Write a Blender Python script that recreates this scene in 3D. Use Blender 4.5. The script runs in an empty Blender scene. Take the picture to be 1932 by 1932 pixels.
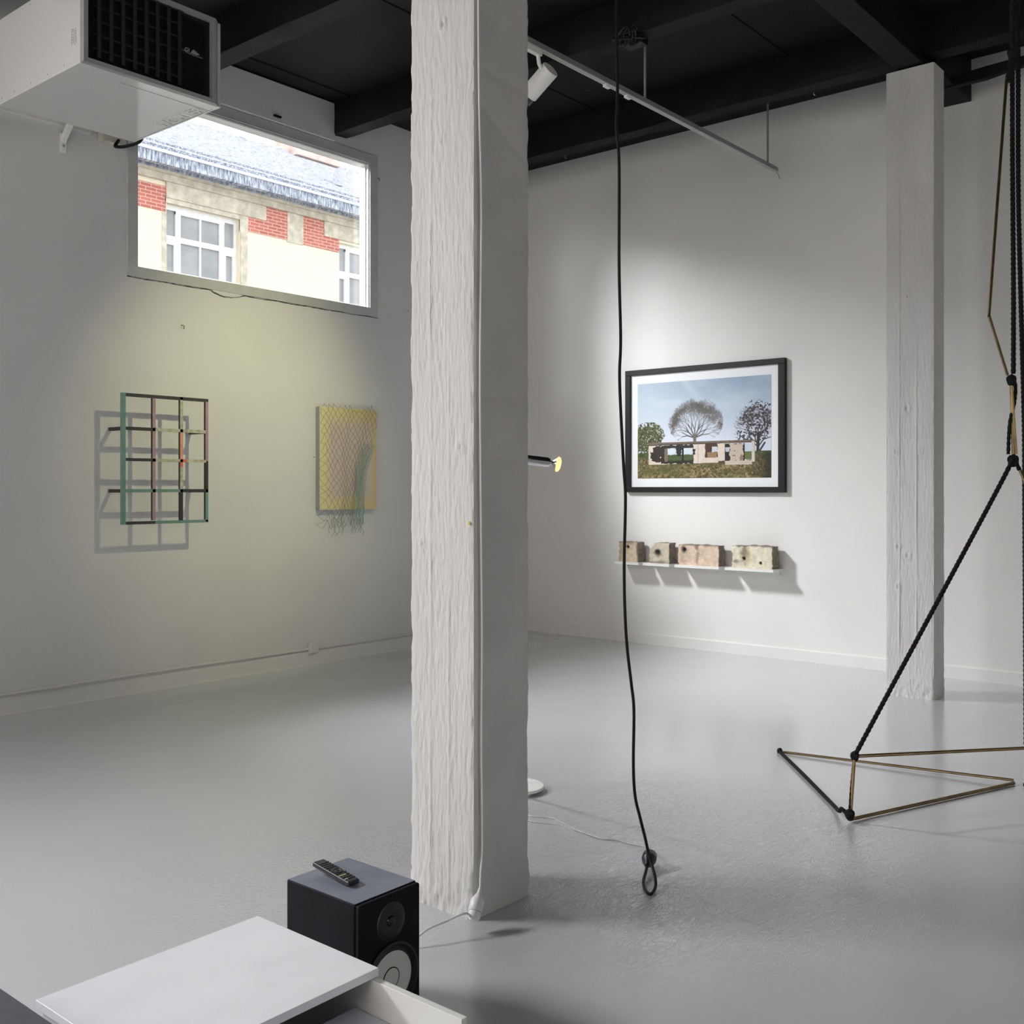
import bpy, bmesh, math, random
import numpy as np
from mathutils import Vector, Matrix
random.seed(7); RNG = np.random.RandomState(11)
D = bpy.data; SC = bpy.context.scene; COL = SC.collection

# ------------------------------------------------------------------ camera
H = 1.56; YAW = math.radians(39.976)
cam = D.cameras.new('camera'); camo = D.objects.new('camera', cam); COL.objects.link(camo)
cam.sensor_width = 36; cam.lens = 36*1973.0/1932; cam.sensor_fit = 'HORIZONTAL'
cam.shift_y = -(966-921.5)/1932
cam.clip_start = 0.05; cam.clip_end = 300
camo.location = (0, 0, H)
camo.rotation_euler = (math.radians(90), 0, YAW-math.radians(90))
SC.camera = camo
# ------------------------------------------------------------------ world, colour
SC.view_settings.view_transform = 'Standard'; SC.view_settings.look = 'None'
SC.view_settings.gamma = 1; SC.view_settings.use_curve_mapping = False
SC.view_settings.exposure = 0.08
W = D.worlds.new('overcast_sky'); SC.world = W; W.use_nodes = True
bg = W.node_tree.nodes['Background']; bg.inputs[0].default_value = (0.93, 0.97, 1, 1); bg.inputs[1].default_value = 2.1
SC.cycles.max_bounces = 8; SC.cycles.diffuse_bounces = 5; SC.cycles.glossy_bounces = 3
SC.cycles.transparent_max_bounces = 12; SC.cycles.sample_clamp_indirect = 4
SC.cycles.caustics_reflective = False; SC.cycles.caustics_refractive = False
SC.cycles.use_denoising = True

def look(o, target):
    d = Vector(target)-Vector(o.location)
    o.rotation_euler = d.to_track_quat('-Z', 'Y').to_euler()
def area(name, loc, target, sx, sy, power, col=(1,1,1), portal=False, spread=180):
    l = D.lights.new(name, 'AREA'); l.shape = 'RECTANGLE'; l.size = sx; l.size_y = sy
    l.energy = power; l.color = col; l.spread = math.radians(spread)
    if portal: l.cycles.is_portal = True
    o = D.objects.new(name, l); COL.objects.link(o); o.location = loc; look(o, target); return o
# daylight: the visible window (portal for the sky), bright sky above the roofs opposite, windows out of the frame, and an added rear fill
area('window_portal', (5.48, 7.47, 3.93), (5.48, 0, 3.93), 2.5, 1.45, 1, portal=True)
area('sky_daylight', (4.35, 8.55, 5.3), (6.3, 4.9, 1.4), 0.8, 0.8, 650, (0.94, 0.965, 1.0))
area('window_daylight', (-.9, 7.2, 3.95), (1.6, 2.6, 1.0), 2.2, 1.25, 120, (1.0, 0.98, .96))
area('sky_daylight', (-1.3, 8.6, 5.35), (1.2, 2.2, 0), 2.6, 1.3, 800, (0.93, 0.96, 1.0))
area('rear_fill_light', (3.0, -8.8, 2.7), (3.4, 2.5, 1.9), 6.0, 2.2, 48, (1.0, 0.90, 0.80))  # added fill from behind, lifts the pillar's dim right face
area('side_window_daylight', (-3.75, 2.2, 2.5), (5, 3.2, 1.4), 3.6, 2.2, 82, (1.0, 0.88, 0.74))

# ------------------------------------------------------------------ materials
MATS = {}
def nt(m): return m.node_tree.nodes, m.node_tree.links
def mat(name, col, rough=0.6, metal=0.0, spec=0.5, var=0.06, vscale=8, bump=0.0, bscale=40, stretch=(1,1,1), coat=0, emit=None, estr=0, alpha=None, space='Object'):
    if name in MATS: return MATS[name]
    m = D.materials.new(name); m.use_nodes = True; N, L = nt(m)
    b = N['Principled BSDF']
    b.inputs['Roughness'].default_value = rough; b.inputs['Metallic'].default_value = metal
    b.inputs['Specular IOR Level'].default_value = spec; b.inputs['Coat Weight'].default_value = coat
    tc = N.new('ShaderNodeTexCoord'); mp = N.new('ShaderNodeMapping'); mp.inputs['Scale'].default_value = stretch
    L.new(tc.outputs['Object'], mp.inputs[0])
    n = N.new('ShaderNodeTexNoise'); n.inputs['Scale'].default_value = vscale; n.inputs['Detail'].default_value = 4
    L.new(mp.outputs[0], n.inputs['Vector'])
    r = N.new('ShaderNodeValToRGB'); r.color_ramp.elements[0].position = 0.3; r.color_ramp.elements[1].position = 0.7
    c = np.array(col[:3])
    r.color_ramp.elements[0].color = (*np.clip(c*(1-var), 0, 1), 1); r.color_ramp.elements[1].color = (*np.clip(c*(1+var), 0, 1), 1)
    L.new(n.outputs[0], r.inputs[0]); L.new(r.outputs[0], b.inputs['Base Color'])
    if bump:
        n2 = N.new('ShaderNodeTexNoise'); n2.inputs['Scale'].default_value = bscale; n2.inputs['Detail'].default_value = 5
        L.new(mp.outputs[0], n2.inputs['Vector'])
        bp = N.new('ShaderNodeBump'); bp.inputs['Strength'].default_value = bump; bp.inputs['Distance'].default_value = 0.01
        L.new(n2.outputs[0], bp.inputs['Height']); L.new(bp.outputs[0], b.inputs['Normal'])
    if emit:
        b.inputs['Emission Color'].default_value = (*emit, 1); b.inputs['Emission Strength'].default_value = estr
    MATS[name] = m; return m
def vcol_mat(name, rough=0.7, bump=0.0, bscale=60, spec=0.3, coat=0):
    m = D.materials.new(name); m.use_nodes = True; N, L = nt(m); b = N['Principled BSDF']
    a = N.new('ShaderNodeVertexColor'); a.layer_name = 'Col'
    L.new(a.outputs[0], b.inputs['Base Color']); b.inputs['Roughness'].default_value = rough
    b.inputs['Specular IOR Level'].default_value = spec; b.inputs['Coat Weight'].default_value = coat
    if bump:
        tc = N.new('ShaderNodeTexCoord'); n2 = N.new('ShaderNodeTexNoise'); n2.inputs['Scale'].default_value = bscale; n2.inputs['Detail'].default_value = 6
        L.new(tc.outputs['Object'], n2.inputs['Vector'])
        bp = N.new('ShaderNodeBump'); bp.inputs['Strength'].default_value = bump; bp.inputs['Distance'].default_value = 0.01
        L.new(n2.outputs[0], bp.inputs['Height']); L.new(bp.outputs[0], b.inputs['Normal'])
    return m
def plaster(name, col, specks=True):
    m = mat(name, col, rough=0.75, spec=0.25, var=0.035, vscale=1.3, bump=0.0)
    N, L = nt(m); b = N['Principled BSDF']; tc = N.new('ShaderNodeTexCoord')
    n1 = N.new('ShaderNodeTexNoise'); n1.inputs['Scale'].default_value = 5; n1.inputs['Detail'].default_value = 8; n1.inputs['Roughness'].default_value = 0.55
    L.new(tc.outputs['Object'], n1.inputs['Vector'])
    bp = N.new('ShaderNodeBump'); bp.inputs['Strength'].default_value = 0.3; bp.inputs['Distance'].default_value = 0.012
    L.new(n1.outputs[0], bp.inputs['Height']); L.new(bp.outputs[0], b.inputs['Normal'])
    if specks:
        v = N.new('ShaderNodeTexVoronoi'); v.inputs['Scale'].default_value = 2.6; L.new(tc.outputs['Object'], v.inputs['Vector'])
        lt = N.new('ShaderNodeMath'); lt.operation = 'LESS_THAN'; lt.inputs[1].default_value = 0.016; L.new(v.outputs['Distance'], lt.inputs[0])
        mx = N.new('ShaderNodeMix'); mx.data_type = 'RGBA'; L.new(lt.outputs[0], mx.inputs[0])
        src = b.inputs['Base Color'].links[0].from_socket
        L.new(src, mx.inputs[6]); mx.inputs[7].default_value = (.12, .11, .1, 1); L.new(mx.outputs[2], b.inputs['Base Color'])
    return m
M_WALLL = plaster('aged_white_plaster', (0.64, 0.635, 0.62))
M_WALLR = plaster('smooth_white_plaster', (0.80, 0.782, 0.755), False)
M_PILLAR = mat('white_painted_concrete', (0.63, 0.615, 0.60), rough=0.7, spec=0.3, var=0.04, vscale=7, bump=0.75, bscale=60, stretch=(1, 1, 0.25))
M_PILLAR2 = mat('smooth_painted_concrete', (0.60, 0.585, 0.565), rough=0.65, spec=0.3, var=0.05, vscale=5, bump=0.12, bscale=22)
M_BLACK = mat('black_painted_ceiling', (0.010, 0.0088, 0.0096), rough=0.6, spec=0.15, var=0.25, vscale=4, bump=0.3, bscale=25)
M_GROOVE = mat('dark_groove', (0.006, 0.006, 0.006), rough=0.9, spec=0.1)
M_WHITE = mat('white_paint', (0.82, 0.81, 0.78), rough=0.45, var=0.03, vscale=5)
M_GREYF = mat('grey_window_frame_paint', (0.50, 0.50, 0.49), rough=0.5, var=0.06, vscale=9, bump=0.15, bscale=30)
M_BLKPL = mat('black_plastic', (0.012, 0.012, 0.014), rough=0.35, var=0.1)
M_RUBBER = mat('black_rubber_cable', (0.007, 0.007, 0.008), spec=.25, rough=0.5, var=0.1)
M_ROPE = mat('black_braided_rope', (0.012, 0.011, 0.013), rough=0.8, spec=0.2, var=0.4, vscale=90, bump=0.8, bscale=120)
M_BRASS = mat('brass_tube', (0.27, 0.20, 0.10), rough=0.34, metal=1.0, var=0.25, vscale=14)
M_CHROME = mat('chrome', (0.75, 0.75, 0.77), rough=0.12, metal=1.0, var=0.03)
M_ALU = mat('grey_track_metal', (0.33, 0.32, 0.32), rough=0.45, metal=0.3, var=0.05)
M_ALU2 = mat('bright_track_lip', (0.75, 0.74, 0.73), rough=0.4, metal=0.1, var=0.03)
M_CABLEW = mat('white_plastic', (0.80, 0.80, 0.78), rough=0.4, var=0.03)
M_CLEAR = mat('clear_grey_flex', (0.52, 0.53, 0.50), rough=0.25, var=0.1, vscale=60)

# glossy grey floor paint with brush wrinkles and specks
def floor_mat():
    m = D.materials.new('glossy_grey_floor_paint'); m.use_nodes = True; N, L = nt(m); b = N['Principled BSDF']
    tc = N.new('ShaderNodeTexCoord')
    n = N.new('ShaderNodeTexNoise'); n.inputs['Scale'].default_value = 0.8; n.inputs['Detail'].default_value = 5; L.new(tc.outputs['Object'], n.inputs['Vector'])
    r = N.new('ShaderNodeValToRGB'); r.color_ramp.elements[0].position = 0.3; r.color_ramp.elements[1].position = 0.72
    r.color_ramp.elements[0].color = (.535, .54, .56, 1); r.color_ramp.elements[1].color = (.56, .565, .585, 1); L.new(n.outputs[0], r.inputs[0])
    v = N.new('ShaderNodeTexVoronoi'); v.inputs['Scale'].default_value = 3.1; L.new(tc.outputs['Object'], v.inputs['Vector'])
    lt = N.new('ShaderNodeMath'); lt.operation = 'LESS_THAN'; lt.inputs[1].default_value = 0.012; L.new(v.outputs['Distance'], lt.inputs[0])
    mx = N.new('ShaderNodeMix'); mx.data_type = 'RGBA'; L.new(lt.outputs[0], mx.inputs[0]); L.new(r.outputs[0], mx.inputs[6]); mx.inputs[7].default_value = (.05, .045, .04, 1)
    L.new(mx.outputs[2], b.inputs['Base Color'])
    b.inputs['Specular IOR Level'].default_value = 0.75; b.inputs['Coat Weight'].default_value = 0.9; b.inputs['Coat Roughness'].default_value = 0.17
    # roughness variation
    n3 = N.new('ShaderNodeTexNoise'); n3.inputs['Scale'].default_value = 1.7; n3.inputs['Detail'].default_value = 6; L.new(tc.outputs['Object'], n3.inputs['Vector'])
    mr = N.new('ShaderNodeMapRange'); mr.inputs[1].default_value = 0.3; mr.inputs[2].default_value = 0.7; mr.inputs[3].default_value = 0.20; mr.inputs[4].default_value = 0.25
    L.new(n3.outputs[0], mr.inputs[0]); L.new(mr.outputs[0], b.inputs['Roughness'])
    # brush wrinkles: thin curved ridges, stronger in soft patches
    mask = N.new('ShaderNodeTexNoise'); mask.inputs['Scale'].default_value = 0.7; mask.inputs['Detail'].default_value = 1; L.new(tc.outputs['Object'], mask.inputs['Vector'])
    mm = N.new('ShaderNodeMapRange'); mm.inputs[1].default_value = 0.42; mm.inputs[2].default_value = 0.66; mm.inputs[3].default_value = .02; L.new(mask.outputs[0], mm.inputs[0])
    def ridge(scale, dist, rot, sx, w):
        mp = N.new('ShaderNodeMapping'); mp.inputs['Rotation'].default_value = (0, 0, rot); mp.inputs['Scale'].default_value = (sx, 1, 1); L.new(tc.outputs['Object'], mp.inputs[0])
        f = N.new('ShaderNodeTexNoise'); f.inputs['Scale'].default_value = scale; f.inputs['Detail'].default_value = 2.5; f.inputs['Distortion'].default_value = dist; L.new(mp.outputs[0], f.inputs['Vector'])
        a = N.new('ShaderNodeMath'); a.operation = 'SUBTRACT'; a.inputs[1].default_value = .5; L.new(f.outputs[0], a.inputs[0])
        c = N.new('ShaderNodeMath'); c.operation = 'ABSOLUTE'; L.new(a.outputs[0], c.inputs[0])
        d = N.new('ShaderNodeMapRange'); d.interpolation_type = 'SMOOTHSTEP'; d.inputs[1].default_value = 0; d.inputs[2].default_value = w; d.inputs[3].default_value = 1; d.inputs[4].default_value = 0; L.new(c.outputs[0], d.inputs[0])
        return d.outputs[0]
    r1 = ridge(26, 1.6, .5, .45, .05); r2 = ridge(60, 1.0, -.4, .6, .08)
    ad = N.new('ShaderNodeMath'); ad.operation = 'MULTIPLY_ADD'; ad.inputs[1].default_value = .5; L.new(r2, ad.inputs[0]); L.new(r1, ad.inputs[2])
    def patch(cx, cy, r, amt):      # worn, re-troweled patches of the paint
        vm = N.new('ShaderNodeVectorMath'); vm.operation = 'DISTANCE'; vm.inputs[1].default_value = (cx, cy, 0); L.new(tc.outputs['Object'], vm.inputs[0])
        d = N.new('ShaderNodeMapRange'); d.interpolation_type = 'SMOOTHSTEP'; d.inputs[1].default_value = r*.3; d.inputs[2].default_value = r; d.inputs[3].default_value = amt; d.inputs[4].default_value = 0; L.new(vm.outputs['Value'], d.inputs[0]); return d.outputs[0]
    def add(a, b):
        x = N.new('ShaderNodeMath'); x.operation = 'ADD'; L.new(a, x.inputs[0]); L.new(b, x.inputs[1]); return x.outputs[0]
    ms = N.new('ShaderNodeMath'); ms.operation = 'MULTIPLY'; ms.inputs[1].default_value = .10; L.new(mm.outputs[0], ms.inputs[0])
    tot = add(add(ms.outputs[0], patch(3.9, 2.35, 1.5, 1.1)), patch(2.7, 3.2, 1.0, .6))
    mul = N.new('ShaderNodeMath'); mul.operation = 'MULTIPLY'; L.new(ad.outputs[0], mul.inputs[0]); L.new(tot, mul.inputs[1])
    low = N.new('ShaderNodeTexNoise'); low.inputs['Scale'].default_value = 3.0; low.inputs['Detail'].default_value = 2; L.new(tc.outputs['Object'], low.inputs['Vector'])
    bp1 = N.new('ShaderNodeBump'); bp1.inputs['Strength'].default_value = 0.12; bp1.inputs['Distance'].default_value = 0.01; L.new(low.outputs[0], bp1.inputs['Height'])
    bp = N.new('ShaderNodeBump'); bp.inputs['Strength'].default_value = 0.45; bp.inputs['Distance'].default_value = 0.002; L.new(mul.outputs[0], bp.inputs['Height']); L.new(bp1.outputs[0], bp.inputs['Normal'])
    L.new(bp.outputs[0], b.inputs['Normal']); L.new(bp.outputs[0], b.inputs['Coat Normal'])
    return m
M_FLOOR = floor_mat()
def glass_mat(name, tint=(1, 1, 1), refl=0.08):
    m = D.materials.new(name); m.use_nodes = True; N, L = nt(m); N.remove(N['Principled BSDF'])
    t = N.new('ShaderNodeBsdfTransparent'); t.inputs[0].default_value = (*tint, 1)
    g = N.new('ShaderNodeBsdfGlossy'); g.inputs['Roughness'].default_value = 0.03
    f = N.new('ShaderNodeFresnel'); ge = N.new('ShaderNodeNewGeometry'); mr = N.new('ShaderNodeMapRange'); mr.inputs[3].default_value = 1.45; mr.inputs[4].default_value = 1/1.45; L.new(ge.outputs['Backfacing'], mr.inputs[0]); L.new(mr.outputs[0], f.inputs[0])
    x = N.new('ShaderNodeMixShader'); L.new(f.outputs[0], x.inputs[0]); L.new(t.outputs[0], x.inputs[1]); L.new(g.outputs[0], x.inputs[2])
    L.new(x.outputs[0], N['Material Output'].inputs[0]); return m
M_GLASS = glass_mat('window_glass')

# ------------------------------------------------------------------ mesh builders
class MB:
    def __init__(s): s.v = []; s.f = []; s.mi = []; s.m = 0
    def quad(s, a, b, c, d): i = len(s.v); s.v += [tuple(a), tuple(b), tuple(c), tuple(d)]; s.f.append((i, i+1, i+2, i+3)); s.mi.append(s.m); return s
    def box(s, x0, x1, y0, y1, z0, z1):
        i = len(s.v)
        s.v += [(x0,y0,z0),(x1,y0,z0),(x1,y1,z0),(x0,y1,z0),(x0,y0,z1),(x1,y0,z1),(x1,y1,z1),(x0,y1,z1)]
        for f in ((0,3,2,1),(4,5,6,7),(0,1,5,4),(1,2,6,5),(2,3,7,6),(3,0,4,7)): s.f.append(tuple(i+k for k in f)); s.mi.append(s.m)
        return s
    def poly(s, pts, ax, a, b):
        """prism: polygon pts in the two other axes, extruded along axis ax from a to b"""
        def P(p, t): q = list(p); q.insert(ax, t); return tuple(q)
        i = len(s.v); n = len(pts); s.v += [P(p, a) for p in pts]+[P(p, b) for p in pts]
        s.f.append(tuple(range(i+n-1, i-1, -1))); s.f.append(tuple(range(i+n, i+2*n))); s.mi += [s.m]*2
        for k in range(n): s.f.append((i+k, i+(k+1) % n, i+n+(k+1) % n, i+n+k)); s.mi.append(s.m)
        return s
    def tube(s, pts, r, n=10, caps=True, twist=0):
        P = [Vector(p) for p in pts]; R = r if hasattr(r, '__len__') else [r]*len(P)
        T = [(P[min(i+1, len(P)-1)]-P[max(i-1, 0)]).normalized() for i in range(len(P))]
        u = T[0].orthogonal().normalized(); i0 = len(s.v)
        for k, p in enumerate(P):
            if k: u = (u-T[k]*u.dot(T[k])).normalized()
            w = T[k].cross(u)
            for j in range(n):
                a = 2*math.pi*j/n; s.v.append(tuple(p+(u*math.cos(a)+w*math.sin(a))*R[k]))
        for k in range(len(P)-1):
            for j in range(n):
                s.f.append((i0+k*n+j, i0+k*n+(j+1) % n, i0+(k+1)*n+(j+1) % n, i0+(k+1)*n+j)); s.mi.append(s.m)
        if caps:
            s.f.append(tuple(range(i0+n-1, i0-1, -1))); e = i0+(len(P)-1)*n; s.f.append(tuple(range(e, e+n))); s.mi += [s.m]*2
        return s
    def lathe(s, prof, base, axis, n=32):
        """prof: (radius, distance along axis)"""
        a = Vector(axis).normalized(); u = a.orthogonal().normalized(); w = a.cross(u); b = Vector(base); i0 = len(s.v)
        for r, h in prof:
            for j in range(n):
                t = 2*math.pi*j/n; s.v.append(tuple(b+a*h+(u*math.cos(t)+w*math.sin(t))*max(r, 1e-5)))
        for k in range(len(prof)-1):
            for j in range(n): s.f.append((i0+k*n+j, i0+k*n+(j+1) % n, i0+(k+1)*n+(j+1) % n, i0+(k+1)*n+j)); s.mi.append(s.m)
        return s
    def ball(s, c, r, n=12):
        R = r if hasattr(r, '__len__') else (r, r, r); i0 = len(s.v)
        for a in range(n//2+1):
            t = math.pi*a/(n//2)
            for j in range(n):
                p = 2*math.pi*j/n; s.v.append((c[0]+R[0]*math.sin(t)*math.cos(p), c[1]+R[1]*math.sin(t)*math.sin(p), c[2]+R[2]*math.cos(t)))
        for a in range(n//2):
            for j in range(n): s.f.append((i0+a*n+j, i0+(a+1)*n+j, i0+(a+1)*n+(j+1) % n, i0+a*n+(j+1) % n)); s.mi.append(s.m)
        return s
    def build(s, name, mats, parent=None, smooth=False, bevel=0, org=None, segs=2):
        me = D.meshes.new(name); org = Vector(org) if org is not None else Vector((0, 0, 0))
        if parent is not None and org.length == 0: org = Vector(parent.get('_o', (0, 0, 0)))
        me.from_pydata([tuple(Vector(v)-org) for v in s.v], [], s.f); me.update()
        if not isinstance(mats, (list, tuple)): mats = [mats]
        for m in mats: me.materials.append(m)
        me.polygons.foreach_set('material_index', s.mi)
        bm = bmesh.new(); bm.from_mesh(me)
        if smooth: bmesh.ops.remove_doubles(bm, verts=bm.verts, dist=1e-6)
        bmesh.ops.recalc_face_normals(bm, faces=bm.faces); bm.to_mesh(me); bm.free()
        if smooth:
            me.polygons.foreach_set('use_smooth', [True]*len(me.polygons)); me.set_sharp_from_angle(angle=math.radians(38))
        o = D.objects.new(name, me); COL.objects.link(o)
        if parent is not None:
            o.parent = parent; po = Vector(parent.get('_o', (0, 0, 0))); o.location = org-po; o['_o'] = tuple(org)
        else:
            o.location = org; o['_o'] = tuple(org)
        if bevel:
            md = o.modifiers.new('bevel', 'BEVEL'); md.width = bevel; md.segments = segs; md.limit_method = 'ANGLE'
            if smooth is False:
                me.polygons.foreach_set('use_smooth', [True]*len(me.polygons)); md.harden_normals = True
        return o
def tag(o, label=None, cat=None, group=None, kind=None):
    if label: o['label'] = label
    if cat: o['category'] = cat
    if group: o['group'] = group
    if kind: o['kind'] = kind
    return o
def struct(o): o['kind'] = 'structure'; return o
def thing(name, label, cat, loc, group=None):
    o = D.objects.new(name, None); COL.objects.link(o); o.location = loc; o['_o'] = tuple(loc); o.empty_display_size = .1
    return tag(o, label, cat, group)
def smooth_pts(pts, k=6):
    P = [Vector(p) for p in pts]; out = []
    for i in range(len(P)-1):
        p0 = P[max(i-1, 0)]; p1 = P[i]; p2 = P[i+1]; p3 = P[min(i+2, len(P)-1)]
        for j in range(k):
            t = j/k; out.append(0.5*((2*p1)+(p2-p0)*t+(2*p0-5*p1+4*p2-p3)*t*t+(3*p1-p0-3*p2+p3)*t**3))
    out.append(P[-1]); return out
def hash2(ix, iy, seed=0):
    n = (ix.astype(np.int64)*374761393+iy.astype(np.int64)*668265263+seed*974634777) & 0x7fffffff
    n = ((n ^ (n >> 13))*1274126177) & 0x7fffffff
    return ((n ^ (n >> 16)) & 0xffff)/65535.0
def vnoise(x, y, seed=0):
    ix = np.floor(x); iy = np.floor(y); fx = x-ix; fy = y-iy; fx = fx*fx*(3-2*fx); fy = fy*fy*(3-2*fy)
    a = hash2(ix, iy, seed); b = hash2(ix+1, iy, seed); c = hash2(ix, iy+1, seed); d = hash2(ix+1, iy+1, seed)
    return (a*(1-fx)+b*fx)*(1-fy)+(c*(1-fx)+d*fx)*fy
def fbm(x, y, seed=0, oc=4):
    s = 0; a = 0.5
    for k in range(oc): s = s+a*vnoise(x*2**k, y*2**k, seed+k); a *= .5
    return s
def lin(c): c = np.asarray(c, float); return np.where(c <= .04045, c/12.92, ((c+.055)/1.055)**2.4)
def grid_mesh(name, P, m, cols=None, parent=None, smooth=True, org=(0, 0, 0)):
    """P: (n, k, 3) array of points; cols (n, k, 3) linear vertex colours"""
    n, k = P.shape[:2]; v = P.reshape(-1, 3)-np.array(org); idx = np.arange(n*k).reshape(n, k)
    f = np.stack([idx[:-1, :-1], idx[1:, :-1], idx[1:, 1:], idx[:-1, 1:]], -1).reshape(-1, 4)
    me = D.meshes.new(name); me.from_pydata(v.tolist(), [], f.tolist()); me.materials.append(m)
    if cols is not None:
        ca = me.color_attributes.new('Col', 'FLOAT_COLOR', 'POINT'); c4 = np.ones((n*k, 4), np.float32); c4[:, :3] = cols.reshape(-1, 3)
        ca.data.foreach_set('color', c4.ravel())
    if smooth: me.polygons.foreach_set('use_smooth', [True]*len(me.polygons))
    o = D.objects.new(name, me); COL.objects.link(o); o['_o'] = tuple(org)
    if parent is not None: o.parent = parent; o.location = Vector(org)-Vector(parent.get('_o', (0, 0, 0)))
    else: o.location = org
    return o

# ------------------------------------------------------------------ room shell
YL, XR, ZC = 7.33, 8.92, 5.05
XB, YB = -4.0, -9.0
struct(MB().box(XB-.3, XR+.3, YB-.3, YL+.3, -.2, 0).build('floor', M_FLOOR))
c = MB(); c.box(XB-.3, XR+.3, YB-.3, YL+.3, ZC, ZC+.25); c.m = 1
for (x0, y0, x1, y1, w) in [(4.75, 7.06, 6.2, 7.075, .01), (4.72, 5.5, 6.2, 5.51, .006), (6.4, 5.6, 7.88, 5.61, .005), (4.72, 3.9, 6.2, 3.908, .006), (6.4, 3.7, 7.88, 3.706, .004)]:
    c.box(x0, x1, y0, y1+w, ZC-.004, ZC+.001)
struct(c.build('ceiling', [M_BLACK, M_GROOVE]))
def wall_with_holes(name, axis, a0, a1, z1, t0, t1, holes, m):
    b = MB(); xs = sorted({a0, a1, *[h[0] for h in holes], *[h[1] for h in holes]})
    for i in range(len(xs)-1):
        u0, u1 = xs[i], xs[i+1]; hs = [h for h in holes if h[0] <= u0 and h[1] >= u1]
        segs = [(0, z1)] if not hs else [(0, hs[0][2]), (hs[0][3], z1)]
        for s0, s1 in segs:
            if axis == 'x': b.box(u0, u1, t0, t1, s0, s1)
            else: b.box(t0, t1, u0, u1, s0, s1)
    return struct(b.build(name, m))
W1 = (4.285, 6.66, 3.255, 4.605); W0 = (-2.1, 0.3, 3.25, 4.6)
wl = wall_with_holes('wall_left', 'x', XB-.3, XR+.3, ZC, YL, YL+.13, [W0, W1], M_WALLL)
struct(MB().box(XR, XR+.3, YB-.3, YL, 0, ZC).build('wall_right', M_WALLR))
wall_with_holes('wall_back', 'x', XB-.3, XR, ZC, YB-.3, YB, [(-.2, 6.2, 1.5, 3.9)], M_WALLR)  # opening added for the rear fill light
wall_with_holes('wall_side', 'y', YB, YL, ZC, XB-.3, XB, [(.4, 4.2, 1.3, 3.7)], M_WALLR)
# plaster panel above the window
struct(MB().box(4.3, 6.215, YL-.035, YL, 4.70, ZC-.012).build('trim_1', M_WALLL, bevel=.004))
# plinth of the left wall, baseboard of the right wall
bl = MB(); n = 60
P = np.zeros((6, 260, 3))
xs = np.linspace(-3.9, 8.9, 260); prof = [(0.0, .118), (.010, .112), (.014, .09), (.016, .05), (.022, .012), (.028, 0.0)]
for i, (d, z) in enumerate(prof):
    P[i, :, 0] = xs; P[i, :, 1] = YL-.002-d-.006*vnoise(xs*1.3, xs*0+i*.3, 5)*(i > 0); P[i, :, 2] = z+(.006*(vnoise(xs*2.1, xs*0, 9)-.5) if i < 2 else 0)
struct(grid_mesh('baseboard_left', P, M_WALLL))
b = MB()
b.poly([(XR, 0), (XR-.016, 0), (XR-.016, .098), (XR-.011, .104), (XR, .108)], 1, YB, YL-.03)   # profile in x,z
ob = b.build('baseboard_right', M_WALLR); struct(ob)

# ------------------------------------------------------------------ beams (dark, over the room)
k = 1
for x0, x1 in [(-.48, -.30), (1.20, 1.38), (2.87, 3.05), (4.53, 4.71), (6.205, 6.375), (7.885, 8.05)]:
    k += 1
    ys = np.linspace(YB, YL-.001, 90); j = lambda s, a: a*(vnoise(ys*7, ys*0+s, 3+s)-.5)
    prof = [(x0, ZC-.002), (x0+.002, 4.90), (x0, 4.772), (x0+.004, 4.766), (x1-.004, 4.766), (x1, 4.772), (x1-.002, 4.90), (x1, ZC-.002)]
    P = np.zeros((8, 90, 3))
    for i, (x, z) in enumerate(prof):
        P[i, :, 0] = x+(j(i, .012) if 2 <= i <= 5 else 0); P[i, :, 1] = ys; P[i, :, 2] = z+(j(i, .012) if 2 <= i <= 5 else 0)
    o = grid_mesh('trim_%d' % k, P, M_BLACK); o.data.set_sharp_from_angle(angle=math.radians(40)); struct(o)
g = MB(); g.box(XB, XR, 2.645, 2.845, 4.712, ZC); g.box(8.07, XR, 2.60, 2.845, 4.708, ZC)
k += 1; struct(g.build('trim_%d' % k, M_BLACK, bevel=.006))

# ------------------------------------------------------------------ windows
def window(idx, w, y0, frame=True):
    x0, x1, z0, z1 = w; f = MB(); e = .012
    ox0, ox1, oz0, oz1 = x0-.085, x1+.097, z0-.08, z1+.088
    for a in ((ox0, ox1, oz0, z0), (ox0, ox1, z1, oz1), (ox0, x0, z0, z1), (x1, ox1, z0, z1)):
        f.box(a[0], a[1], YL-e, YL+.015, a[2], a[3])
    f.m = 1    # inner painted casing
    t = .014
    f.box(x0, x0+t, YL+.016, YL+.12, z0, z1); f.box(x1-t, x1, YL+.0, YL+.12, z0, z1)
    f.box(x0, x1, YL+.016, YL+.12, z0, z0+t*.6); f.box(x0, x1, YL+.016, YL+.12, z1-t, z1)
    f.box(x1-.028, x1-.014, YL+.03, YL+.045, z0, z1)
    o = f.build('window_%d' % idx, [M_GREYF, M_WHITE], bevel=.002); struct(o)
    MB().box(x0+t, x1-t, YL+.105, YL+.111, z0+t*.6, z1-t).build('window_pane', M_GLASS, o)
    return o
win = window(1, W1, YL); window(2, W0, YL)
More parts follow.
